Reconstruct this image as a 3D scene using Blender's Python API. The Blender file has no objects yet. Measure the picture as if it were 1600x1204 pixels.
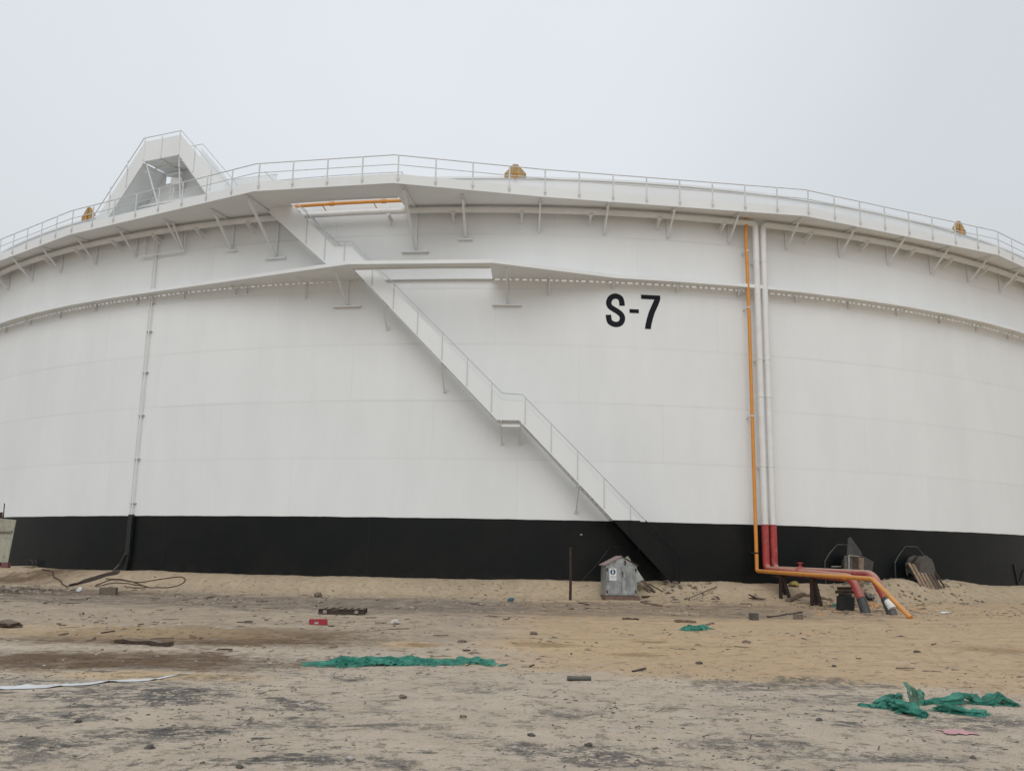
import bpy, bmesh, math, random
from mathutils import Vector, Matrix, noise
rad = math.radians
random.seed(7)
scene = bpy.context.scene
COL = scene.collection

# ------------------------------------------------------------ camera
R, D = 43.147, 80.931            # tank radius, distance of its axis from the camera
YAW, PITCH, ROLL = -0.0077457, 0.186239, 0.0182372
EYE = 1.6
fwd = Vector((math.sin(YAW)*math.cos(PITCH), math.cos(YAW)*math.cos(PITCH), math.sin(PITCH)))
r0 = Vector((math.cos(YAW), -math.sin(YAW), 0)); u0 = r0.cross(fwd)
rgt = math.cos(ROLL)*r0 + math.sin(ROLL)*u0
upv = -math.sin(ROLL)*r0 + math.cos(ROLL)*u0
cam = bpy.data.cameras.new('camera'); cam_o = bpy.data.objects.new('camera', cam); COL.objects.link(cam_o)
M = Matrix((rgt, upv, -fwd)).transposed().to_4x4(); M.translation = Vector((0, 0, EYE)); cam_o.matrix_world = M
cam.sensor_width = 36; cam.sensor_fit = 'HORIZONTAL'; cam.lens = 1432.17/1600*36; cam.clip_start = .1; cam.clip_end = 3000
scene.camera = cam_o

# ------------------------------------------------------------ world, sun, exposure
SUN_EL, SUN_AZ = rad(42), rad(188)      # azimuth clockwise from +Y
w = bpy.data.worlds.new('World'); scene.world = w; w.use_nodes = True
nt = w.node_tree; nt.nodes.clear()
def N(t, **k):
    n = nt.nodes.new(t)
    for a, b in k.items(): setattr(n, a, b)
    return n
out = N('ShaderNodeOutputWorld'); bg = N('ShaderNodeBackground'); bg.inputs[1].default_value = .1
sky = N('ShaderNodeTexSky', sky_type='NISHITA', sun_disc=False); sky.sun_elevation = SUN_EL; sky.sun_rotation = SUN_AZ
sky.dust_density = 4; sky.air_density = 1.2
tc = N('ShaderNodeTexCoord'); sep = N('ShaderNodeSeparateXYZ'); nt.links.new(tc.outputs['Generated'], sep.inputs[0])
rmp = N('ShaderNodeValToRGB')                       # overcast deck, slightly brighter overhead
rmp.color_ramp.elements[0].position = 0.0; rmp.color_ramp.elements[0].color = (.615, .635, .645, 1)
rmp.color_ramp.elements[1].position = .9; rmp.color_ramp.elements[1].color = (.72, .765, .825, 1)
nt.links.new(sep.outputs['Z'], rmp.inputs[0])
# the deck is a little thinner and brighter to the left of the tank's middle, and soft cloud folds run through it
dt = N('ShaderNodeVectorMath', operation='DOT_PRODUCT'); dt.inputs[1].default_value = Vector((-.16, .80, .58)).normalized()
nt.links.new(tc.outputs['Generated'], dt.inputs[0])
mr = N('ShaderNodeMapRange'); mr.inputs['From Min'].default_value = .80; mr.inputs['From Max'].default_value = 1.0
mr.inputs['To Min'].default_value = 9.7; mr.inputs['To Max'].default_value = 11.2; mr.interpolation_type = 'SMOOTHERSTEP'
nt.links.new(dt.outputs['Value'], mr.inputs['Value'])
cn = N('ShaderNodeTexNoise'); cn.inputs['Scale'].default_value = 1.6; cn.inputs['Detail'].default_value = 3
nt.links.new(tc.outputs['Generated'], cn.inputs['Vector'])
mr2 = N('ShaderNodeMapRange'); mr2.inputs['From Min'].default_value = .3; mr2.inputs['From Max'].default_value = .7
mr2.inputs['To Min'].default_value = .95; mr2.inputs['To Max'].default_value = 1.045
nt.links.new(cn.outputs[0], mr2.inputs['Value'])
mu = N('ShaderNodeMath', operation='MULTIPLY'); nt.links.new(mr.outputs[0], mu.inputs[0]); nt.links.new(mr2.outputs[0], mu.inputs[1])
vs = N('ShaderNodeVectorMath', operation='SCALE'); nt.links.new(rmp.outputs[0], vs.inputs[0]); nt.links.new(mu.outputs[0], vs.inputs['Scale'])
mx = N('ShaderNodeMix', data_type='RGBA'); mx.inputs[0].default_value = .93
nt.links.new(sky.outputs[0], mx.inputs[6]); nt.links.new(vs.outputs[0], mx.inputs[7])
nt.links.new(mx.outputs[2], bg.inputs[0]); nt.links.new(bg.outputs[0], out.inputs[0])
sun = bpy.data.lights.new('sun', 'SUN'); sun.energy = .95; sun.angle = rad(45); sun.color = (1, .985, .96)
sun_o = bpy.data.objects.new('sun', sun); COL.objects.link(sun_o)
sd = Vector((math.sin(SUN_AZ)*math.cos(SUN_EL), math.cos(SUN_AZ)*math.cos(SUN_EL), math.sin(SUN_EL)))
sun_o.rotation_euler = sd.to_track_quat('Z', 'Y').to_euler(); sun_o.location = (0, 0, 60)
scene.view_settings.view_transform = 'Standard'; scene.view_settings.look = 'None'
scene.view_settings.exposure = .06; scene.view_settings.gamma = 1

# ------------------------------------------------------------ materials
class NT:
    def __init__(s, name, rough=.6, metal=0, spec=.5):
        s.m = bpy.data.materials.new(name); s.m.use_nodes = True; s.t = s.m.node_tree
        s.b = s.t.nodes['Principled BSDF']; s.b.inputs['Roughness'].default_value = rough
        s.b.inputs['Metallic'].default_value = metal; s.b.inputs['Specular IOR Level'].default_value = spec
        s.geo = s.n('ShaderNodeNewGeometry'); s.pos = s.geo.outputs['Position']
    def n(s, t, **k):
        n = s.t.nodes.new(t)
        for a, b in k.items(): setattr(n, a, b)
        return n
    def l(s, a, b): s.t.links.new(a, b)
    def set(s, sock, v):
        if isinstance(v, (int, float)): sock.default_value = v
        elif isinstance(v, (tuple, list)): sock.default_value = tuple(v)+((1,) if len(v) == 3 and len(sock.default_value) == 4 else ())
        else: s.l(v, sock)
    def noise(s, scale, detail=4, rough=.55, stretch=None, vec=None, dist=0, off=None):
        v = vec or s.pos
        if stretch or off:
            mp = s.n('ShaderNodeMapping'); s.l(v, mp.inputs[0])
            if stretch: mp.inputs['Scale'].default_value = stretch
            if off: mp.inputs['Location'].default_value = off
            v = mp.outputs[0]
        t = s.n('ShaderNodeTexNoise'); s.l(v, t.inputs['Vector']); t.inputs['Scale'].default_value = scale
        t.inputs['Detail'].default_value = detail; t.inputs['Roughness'].default_value = rough; t.inputs['Distortion'].default_value = dist
        return t.outputs[0]
    def ramp(s, v, a, b, lo=0., hi=1.):
        t = s.n('ShaderNodeMapRange'); t.interpolation_type = 'SMOOTHSTEP'
        s.l(v, t.inputs[0])
        for i, q in ((1, a), (2, b), (3, lo), (4, hi)): t.inputs[i].default_value = q
        return t.outputs[0]
    def mix(s, f, a, b):
        t = s.n('ShaderNodeMix', data_type='RGBA'); s.set(t.inputs[0], f); s.set(t.inputs[6], a); s.set(t.inputs[7], b); return t.outputs[2]
    def math(s, op, a, b=None):
        t = s.n('ShaderNodeMath', operation=op); s.set(t.inputs[0], a)
        if b is not None: s.set(t.inputs[1], b)
        return t.outputs[0]
    def mulc(s, c, f):
        t = s.n('ShaderNodeVectorMath', operation='SCALE'); s.set(t.inputs[0], c); s.set(t.inputs['Scale'], f); return t.outputs[0]
    def xyz(s):
        t = s.n('ShaderNodeSeparateXYZ'); s.l(s.pos, t.inputs[0]); return t.outputs
    def col(s, c): s.set(s.b.inputs['Base Color'], c)
    def bump(s, h, strength=.3, dist=.02):
        t = s.n('ShaderNodeBump'); t.inputs['Strength'].default_value = strength; t.inputs['Distance'].default_value = dist
        s.l(h, t.inputs['Height']); s.l(t.outputs[0], s.b.inputs['Normal'])

def simple(name, c, rough=.6, metal=0, var=.15, scale=6, dirt=None, dirt_amt=.5, bump=0, spec=.5, stretch=None):
    m = NT(name, rough, metal, spec); n = m.noise(scale, 5, .6, stretch)
    col = m.mulc(c, m.ramp(n, .3, .7, 1-var, 1+var))
    if dirt: col = m.mix(m.ramp(m.noise(scale*1.7, 6, .7, off=(3, 1, 5)), .5, .72, 0, dirt_amt), col, dirt)
    m.col(col)
    if bump: m.bump(m.noise(scale*4, 4, .7, stretch), bump, .01)
    return m.m

BAND_Z = 3.17; COURSE = 2.44
def tank_paint(name, shell=False, dark=1.):
    m = NT(name, .55, 0, .22); x, y, z = m.xyz()
    wn = m.noise(.09, 4, .6); wn2 = m.noise(.6, 5, .65, stretch=(1, 1, .25)); wn3 = m.noise(.35, 5, .7, stretch=(1, 1, .12), off=(9, 2, 4))
    base = m.mix(m.ramp(wn, .35, .68), (.765, .785, .79), (.80, .82, .825))
    base = m.mulc(base, m.ramp(wn2, .3, .7, .975, 1.02))
    base = m.mix(m.ramp(wn3, .55, .8, 0, .22), base, (.69, .69, .68))
    blk = m.mix(m.ramp(m.noise(.5, 5, .65), .4, .75), (.0035, .005, .0055), (.0095, .0095, .0085))
    blk = m.mix(m.ramp(m.noise(1.4, 6, .7, off=(4, 4, 1)), .62, .8, 0, .3), blk, (.035, .033, .028))
    if shell:
        # weld seams between the courses: a dirt line that comes and goes, and faint vertical plate joints
        t = m.math('DIVIDE', m.math('SUBTRACT', z, BAND_Z), COURSE)
        f = m.math('ABSOLUTE', m.math('SUBTRACT', t, m.math('ROUND', t)))
        line = m.ramp(f, .003, .011, 1, 0)
        strong = m.ramp(m.noise(.16, 3, .6, off=(2, 7, 3)), .45, .66, .04, .26)
        low = m.ramp(f, .0, .05, .10, 0)
        base = m.mix(m.math('MULTIPLY', line, strong), base, (.36, .36, .35))
        base = m.mix(low, base, (.60, .60, .59))
        ang = m.math('ARCTAN2', x, m.math('SUBTRACT', D, y))
        # every plate took its paint a touch differently
        row = m.math('FLOOR', t)
        pa = m.math('ADD', m.math('MULTIPLY', ang, 43.15/9.7), m.math('MULTIPLY', row, .37))
        pid = m.n('ShaderNodeTexWhiteNoise', noise_dimensions='2D'); cv = m.n('ShaderNodeCombineXYZ')
        m.l(m.math('FLOOR', pa), cv.inputs[0]); m.l(row, cv.inputs[1]); m.l(cv.outputs[0], pid.inputs['Vector'])
        base = m.mulc(base, m.ramp(pid.outputs[0], 0, 1, .985, 1.012))
        pf = m.math('ABSOLUTE', m.math('SUBTRACT', pa, m.math('ROUND', pa)))
        vj = m.ramp(pf, .0006, .0024, 1, 0)
        base = m.mix(m.math('MULTIPLY', vj, .12), base, (.4, .4, .4))
        blk = m.mix(m.math('MULTIPLY', vj, .3), blk, (.03, .03, .029))
        # sand dust thrown up on the foot of the black band
        dust = m.math('MULTIPLY', m.ramp(z, .75, 1.25, 1, 0), m.ramp(m.noise(2.2, 5, .7), .42, .7))
        blk = m.mix(m.math('MULTIPLY', dust, .10), blk, (.12, .095, .07))
        streak = m.math('MULTIPLY', m.ramp(m.noise(1.6, 4, .7, stretch=(1, 1, .02)), .60, .78), .035)
        base = m.mix(streak, base, (.5, .48, .45))
    if dark != 1.: base = m.mulc(base, dark)
    edge = m.math('ADD', z, m.ramp(m.noise(.9, 5, .6), .25, .75, -.010, .010))
    c = m.mix(m.ramp(edge, BAND_Z-.004, BAND_Z+.004), blk, base)
    m.col(c); m.l(m.ramp(z, BAND_Z-.01, BAND_Z+.01, .42, .6), m.b.inputs['Roughness'])
    if shell: m.bump(m.noise(.55, 3, .5), .25, .03)
    return m.m

M_SHELL = tank_paint('tank_shell_paint', True)
M_PAINT = tank_paint('tank_steel_paint')
M_HAND = tank_paint('handrail_paint', dark=.76)
M_RAIL = simple('rail_paint', (.62, .63, .63), .5, 0, .08)
M_WPIPE = simple('white_pipe_paint', (.74, .74, .73), .45, 0, .04, 2)
M_RED = simple('red_pipe_paint', (.36, .045, .042), .5, 0, .12, 3, (.42, .25, .18), .5)
M_RAIL_PINK = simple('dusty_red_paint', (.40, .12, .11), .6, 0, .15, 3, (.45, .32, .25), .6)
M_ORANGE = simple('orange_pipe_paint', (.66, .27, .045), .42, 0, .08, 3, (.5, .28, .12), .4)
M_WRAP = simple('tape_wrap', (.035, .042, .048), .55, 0, .25, 5, (.16, .14, .11), .5, .4)
M_WHITE = simple('white_patch', (.7, .7, .68), .6, 0, .1)
M_LETTER = simple('letter_paint', (.007, .008, .013), .6, 0, .1, spec=.2)
M_PADEDGE = simple('sky_lit_plate_edge', (.085, .088, .085), .4, .3, .3, 5)  # sky light caught by the manhole pad lip, painted in as lighter grey
M_CRUMPLE = simple('dirty_paper', (.5, .47, .42), .8, 0, .2, 18, (.2, .17, .13), .8)
M_PALLET = simple('pallet_wood', (.25, .18, .12), .85, 0, .3, 9, (.09, .06, .045), .7, .4)
M_IRONFRAME = simple('grey_angle_iron', (.24, .23, .21), .6, .2, .25, 8)
M_CLOTH = simple('old_dark_cloth', (.045, .03, .024), .95, 0, .3, 5)
M_GOLD = simple('ochre_paint', (.42, .28, .11), .5, 0, .2, 5, (.25, .16, .07), .6)
M_GALV = simple('galvanized_sheet', (.33, .345, .345), .45, .4, .35, 4, (.12, .135, .14), .85, .15, stretch=(1, 1, .35))
M_ROOFPINK = simple('weathered_red_roof', (.36, .27, .25), .6, 0, .15, 6, (.2, .11, .09), .5)
M_RUST = simple('rusty_steel', (.07, .034, .023), .8, 0, .35, 9, (.04, .022, .016), .7, .4)
M_DARKRUST = simple('dark_rusty_steel', (.035, .02, .016), .8, 0, .35, 9, (.08, .04, .025), .6, .4)
M_WOOD = simple('weathered_wood', (.20, .145, .10), .85, 0, .3, 7, (.07, .05, .04), .6, .5, stretch=(1, 1, 4))
M_WOODPALE = simple('pale_wood', (.42, .34, .25), .85, 0, .2, 7, (.18, .12, .08), .6, .5)
M_WOODDARK = simple('dark_wet_wood', (.055, .036, .026), .85, 0, .35, 8, (.13, .09, .065), .5, .5)
M_PLY = simple('plywood', (.33, .32, .25), .85, 0, .15, 3, (.16, .14, .12), .6, .2, stretch=(3, 3, .5))
M_GREYSHEET = simple('grey_metal_sheet', (.036, .034, .030), .6, .2, .2, 3, (.07, .055, .045), .6, .2)
M_PALESHEET = simple('pale_metal_sheet', (.36, .36, .32), .5, .3, .12, 3, (.2, .19, .16), .5, .2)
M_BROWNSHEET = simple('brown_board', (.045, .036, .03), .85, 0, .2, 5, (.07, .06, .05), .5, .2)
M_BLACKBOX = simple('black_painted_concrete', (.012, .016, .016), .7, 0, .3, 6, (.06, .055, .045), .5)
M_CONC = simple('weathered_concrete', (.30, .27, .23), .9, 0, .15, 9, (.16, .14, .12), .6, .5)
M_BLOCK = simple('brown_concrete_block', (.15, .12, .092), .9, 0, .15, 9, (.08, .07, .055), .6, .5)
M_CRATE = simple('red_plastic', (.33, .022, .04), .45, 0, .1, 6, (.4, .2, .15), .3)
M_HOSE = simple('brown_hose', (.06, .038, .026), .75, 0, .2)
M_BLUE = simple('blue_grey_tin', (.07, .13, .20), .5, .1, .2, 10, (.2, .18, .15), .5)
M_TARP = simple('grey_tarp', (.085, .075, .065), .75, 0, .2, 4, (.1, .085, .07), .5, .3)
M_PLASTIC = simple('white_plastic', (.66, .68, .68), .5, 0, .06, 3, (.42, .36, .28), .6)
M_PINK = simple('pink_paper', (.55, .30, .30), .85, 0, .12, 8, (.42, .33, .26), .7)
M_ROCK = simple('dark_rock', (.095, .085, .076), .9, 0, .35, 22, (.2, .17, .14), .5, .6)
M_ROCK2 = simple('brown_rock', (.17, .135, .10), .9, 0, .35, 22, (.08, .07, .06), .5, .6)
M_ROCK3 = simple('pale_rock', (.42, .39, .35), .9, 0, .2, 22, (.25, .2, .16), .5, .6)
M_SIGNBLUE = simple('sign_blue', (.012, .06, .14), .5, 0, .05)
M_SIGNWHITE = simple('sign_white', (.74, .76, .76), .5, 0, .05)
M_SIGNGREY = simple('sign_lettering', (.22, .24, .26), .6, 0, .3, 60)
M_TANBAG = simple('tan_packaging', (.42, .24, .10), .7, 0, .3, 14, (.2, .1, .05), .6)

def dusted(mat, c, amt):
    """sand dust settled on what faces the sky"""
    t = mat.node_tree; b_ = t.nodes['Principled BSDF']; src = b_.inputs['Base Color'].links[0].from_socket
    g = t.nodes.new('ShaderNodeNewGeometry'); sp = t.nodes.new('ShaderNodeSeparateXYZ'); t.links.new(g.outputs['Normal'], sp.inputs[0])
    r_ = t.nodes.new('ShaderNodeMapRange'); r_.interpolation_type = 'SMOOTHSTEP'; t.links.new(sp.outputs['Z'], r_.inputs[0])
    r_.inputs[1].default_value = .25; r_.inputs[2].default_value = .95; r_.inputs[4].default_value = amt
    m_ = t.nodes.new('ShaderNodeMix'); m_.data_type = 'RGBA'; t.links.new(r_.outputs[0], m_.inputs[0]); t.links.new(src, m_.inputs[6]); m_.inputs[7].default_value = (*c, 1)
    t.links.new(m_.outputs[2], b_.inputs['Base Color'])
for m_, k in ((M_RED, .65), (M_ORANGE, .3), (M_WRAP, .35), (M_BLACKBOX, .5), (M_DARKRUST, .4), (M_GALV, .15), (M_WOODDARK, .3)): dusted(m_, (.47, .37, .28), k)

def net_mat():
    m = NT('green_netting', .7, 0, .3)
    col = m.mix(m.ramp(m.noise(5, 4), .35, .7), (.028, .20, .145), (.11, .41, .31))
    col = m.mix(m.ramp(m.noise(9, 5, .7), .6, .8, 0, .5), col, (.28, .30, .22))
    m.col(col); tr = m.n('ShaderNodeBsdfTranslucent'); m.set(tr.inputs[0], col)
    ms = m.n('ShaderNodeMixShader'); ms.inputs[0].default_value = .3; o = m.t.nodes['Material Output']
    m.l(m.b.outputs[0], ms.inputs[1]); m.l(tr.outputs[0], ms.inputs[2])
    tp = m.n('ShaderNodeBsdfTransparent'); m2 = m.n('ShaderNodeMixShader')
    hole = m.math('MAXIMUM', m.ramp(m.noise(16, 5, .7, off=(2, 2, 8)), .60, .64), m.ramp(m.noise(240, 1, .5), .50, .60, 0, .5))
    m.l(hole, m2.inputs[0]); m.l(ms.outputs[0], m2.inputs[1]); m.l(tp.outputs[0], m2.inputs[2]); m.l(m2.outputs[0], o.inputs[0])
    m.bump(m.noise(60, 3, .6), .4, .004)
    return m.m
M_NET = net_mat()

# ------------------------------------------------------------ mesh helpers
class B:
    def __init__(s): s.v = []; s.f = []; s.mi = []; s.cur = 0
    def add(s, vs, fs):
        o = len(s.v); s.v += [tuple(p) for p in vs]; s.f += [tuple(i+o for i in q) for q in fs]; s.mi += [s.cur]*len(fs)
    def box8(s, p): s.add(p, [(0, 1, 2, 3), (7, 6, 5, 4), (0, 4, 5, 1), (1, 5, 6, 2), (2, 6, 7, 3), (3, 7, 4, 0)])
    def box(s, c, d, rz=0, tilt=None):
        m = Matrix.Rotation(rz, 3, 'Z')
        if tilt is not None: m = m @ tilt
        c = Vector(c)
        q = [(-1, -1, -1), (1, -1, -1), (1, 1, -1), (-1, 1, -1), (-1, -1, 1), (1, -1, 1), (1, 1, 1), (-1, 1, 1)]
        s.box8([c + m @ Vector((a*d[0]/2, b*d[1]/2, e*d[2]/2)) for a, b, e in q])
    def bar(s, p0, p1, w, h, up=(0, 0, 1)):
        p0, p1 = Vector(p0), Vector(p1); t = (p1-p0).normalized(); up = Vector(up)
        if abs(t.dot(up)) > .98: up = Vector((0, 1, 0))
        a = t.cross(up).normalized()*w/2; b = a.cross(t).normalized()*h/2
        s.box8([p0-a-b, p0+a-b, p0+a+b, p0-a+b, p1-a-b, p1+a-b, p1+a+b, p1-a+b])
    def tube(s, pts, r, n=10, cap=True):
        pts = [Vector(p) for p in pts]; rs = r if isinstance(r, (list, tuple)) else [r]*len(pts)
        rings = []; ref = None
        for i, p in enumerate(pts):
            t = ((pts[min(i+1, len(pts)-1)]-p).normalized() + (p-pts[max(i-1, 0)]).normalized())
            t = t.normalized() if t.length > 1e-6 else Vector((0, 0, 1))
            if ref is None: ref = Vector((0, 0, 1)) if abs(t.z) < .9 else Vector((1, 0, 0))
            a = (ref - t*ref.dot(t)).normalized(); ref = a; b = t.cross(a)
            rings.append([p + rs[i]*(a*math.cos(2*math.pi*k/n)+b*math.sin(2*math.pi*k/n)) for k in range(n)])
        vs = [q for g in rings for q in g]; fs = []
        for i in range(len(pts)-1):
            for k in range(n): fs.append((i*n+k, i*n+(k+1) % n, (i+1)*n+(k+1) % n, (i+1)*n+k))
        if cap: fs += [tuple(range(n))[::-1], tuple((len(pts)-1)*n+k for k in range(n))]
        s.add(vs, fs)
    def prism(s, poly, t):
        n = len(poly); t = Vector(t); p = [Vector(q) for q in poly]
        s.add(p+[q+t for q in p], [tuple(range(n))[::-1], tuple(range(n, 2*n))]+[(i, (i+1) % n, n+(i+1) % n, n+i) for i in range(n)])
    def grid(s, P, nu, nv):           # P[i][j]
        s.add([P[i][j] for i in range(nu) for j in range(nv)], [(i*nv+j, i*nv+j+1, (i+1)*nv+j+1, (i+1)*nv+j) for i in range(nu-1) for j in range(nv-1)])
    def obj(s, name, mats, parent=None, loc=(0, 0, 0), rz=0, smooth=True, ang=35, recalc=True):
        me = bpy.data.meshes.new(name); me.from_pydata(s.v, [], s.f)
        for m in (mats if isinstance(mats, (list, tuple)) else [mats]): me.materials.append(m)
        me.polygons.foreach_set('material_index', s.mi); me.update()
        if recalc:
            bm = bmesh.new(); bm.from_mesh(me); bmesh.ops.recalc_face_normals(bm, faces=bm.faces); bm.to_mesh(me); bm.free()
        if smooth: me.shade_smooth(); me.set_sharp_from_angle(angle=rad(ang))
        o = bpy.data.objects.new(name, me); COL.objects.link(o); o.location = loc; o.rotation_euler = (0, 0, rz)
        if parent: o.parent = parent
        return o
def copy_part(src, rz=0, parent=None, loc=None):
    o = src.copy(); COL.objects.link(o); o.parent = parent or src.parent; o.rotation_euler = (0, 0, rz)
    if loc is not None: o.location = loc
    return o
def empty(name, loc, rz=0):
    o = bpy.data.objects.new(name, None); COL.objects.link(o); o.location = loc; o.rotation_euler = (0, 0, rz); o.empty_display_size = .3; return o
def tag(o, label=None, cat=None, group=None, kind=None):
    if label: o['label'] = label
    if cat: o['category'] = cat
    if group: o['group'] = group
    if kind: o['kind'] = kind
    return o
def smoothstep(t): t = max(0, min(1, t)); return t*t*(3-2*t)
def rounded(pts, r, n=5):
    """polyline with its corners rounded"""
    pts = [Vector(p) for p in pts]; o = [pts[0]]
    for i in range(1, len(pts)-1):
        a, b, c = pts[i-1], pts[i], pts[i+1]; d1 = (a-b); d2 = (c-b); q = min(r, d1.length*.45, d2.length*.45)
        s1 = b+d1.normalized()*q; s2 = b+d2.normalized()*q
        for k in range(n+1):
            t = k/n; o.append(s1*(1-t)**2+b*2*t*(1-t)+s2*t*t)
    o.append(pts[-1]); return o

# ------------------------------------------------------------ ground
def pol(x, y):        # azimuth (degrees) and distance outside the shell
    return math.degrees(math.atan2(x, D-y)), math.hypot(x, D-y)-R
MOUNDS = [(19.3, 1.2, 1.1, .22), (20.8, 1.4, 1.0, .24), (22.2, 1.1, 1.2, .34), (25.8, 1.0, 1.5, .30), (10.8, .8, 1.3, .10), (7.6, .7, 1.2, .08),
          (1.2, 1.0, 1.2, .07), (-21.5, .9, 2.0, .06), (28.0, 1.0, 1.4, .12), (16.2, 1.2, 1.1, .10), (-33, 2.2, 2.2, .18)]
def ground_z(x, y):
    a, off = pol(x, y)
    n = noise.noise(Vector((x*.35, y*.35, 1.3)))
    o2 = off + .35*n
    z = .74 - .62*smoothstep((o2-.35)/2.0) - .12*smoothstep((o2-2.1)/4.2)
    if off < 0: z = .74
    ax = rad(a)*(R+1)
    for ma, mo, mr_, mh in MOUNDS:
        q = ((ax-rad(ma)*(R+1))**2+(off-mo)**2)/(mr_*mr_)
        if q < 6: z += mh*math.exp(-q*1.3)
    f = noise.fractal(Vector((x*.8, y*.8, 0)), .9, 2.1, 4)
    g = noise.noise(Vector((x*2.6, y*2.6, 4.)))
    berm = 1-smoothstep((off-2.5)/2)
    z += .018*f*(1+.5*berm)+.012*g*(1+1.2*berm)*(1 if off > .05 else .6)
    z += .02*noise.noise(Vector((x*.25, y*.25, 8)))
    # wheel ruts across the middle distance
    if 14 < y < 34:
        rr = math.sin((y+.12*x+.8*noise.noise(Vector((x*.1, y*.1, 3))))*2.1)
        z += .016*rr*max(0, noise.noise(Vector((x*.12, y*.3, 11)))+.25)
    return z
def ray(px, py):
    return (fwd*1432.17 + rgt*(px-800) - upv*(py-602)).normalized()
def gp(px, py):       # the point on the ground seen at a place of the photograph
    d = ray(px, py); t = 3.; o = Vector((0, 0, EYE)); last = t
    while t < 120:
        p = o+d*t
        if p.z <= ground_z(p.x, p.y): break
        last = t; t += .1
    for _ in range(14):
        m_ = (last+t)/2; p = o+d*m_
        if p.z <= ground_z(p.x, p.y): t = m_
        else: last = m_
    p = o+d*t; return Vector((p.x, p.y, ground_z(p.x, p.y)))

def axis(lo, hi, step, far, grow=1.22):
    a = []; x = lo
    while x < hi: a.append(x); x += step
    a.append(hi); s = step; x = lo; pre = []
    while x > -far: s *= grow; x -= s; pre.append(x)
    s = step; x = hi; post = []
    while x < far: s *= grow; x += s; post.append(x)
    return pre[::-1]+a+post
xs = axis(-29, 30, .16, 1500); ys = [-1500, -900, -500, -250, -120, -60, -30, -14, -7, -2]
y_ = 1.
while y_ < 16: ys.append(y_); y_ += .09
while y_ < 47.5: ys.append(y_); y_ += .15
s_ = .15
while y_ < 1500: ys.append(y_); s_ *= 1.25; y_ += s_
gb = B(); gb.grid([[(x, y, ground_z(x, y)) for y in ys] for x in xs], len(xs), len(ys))

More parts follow.
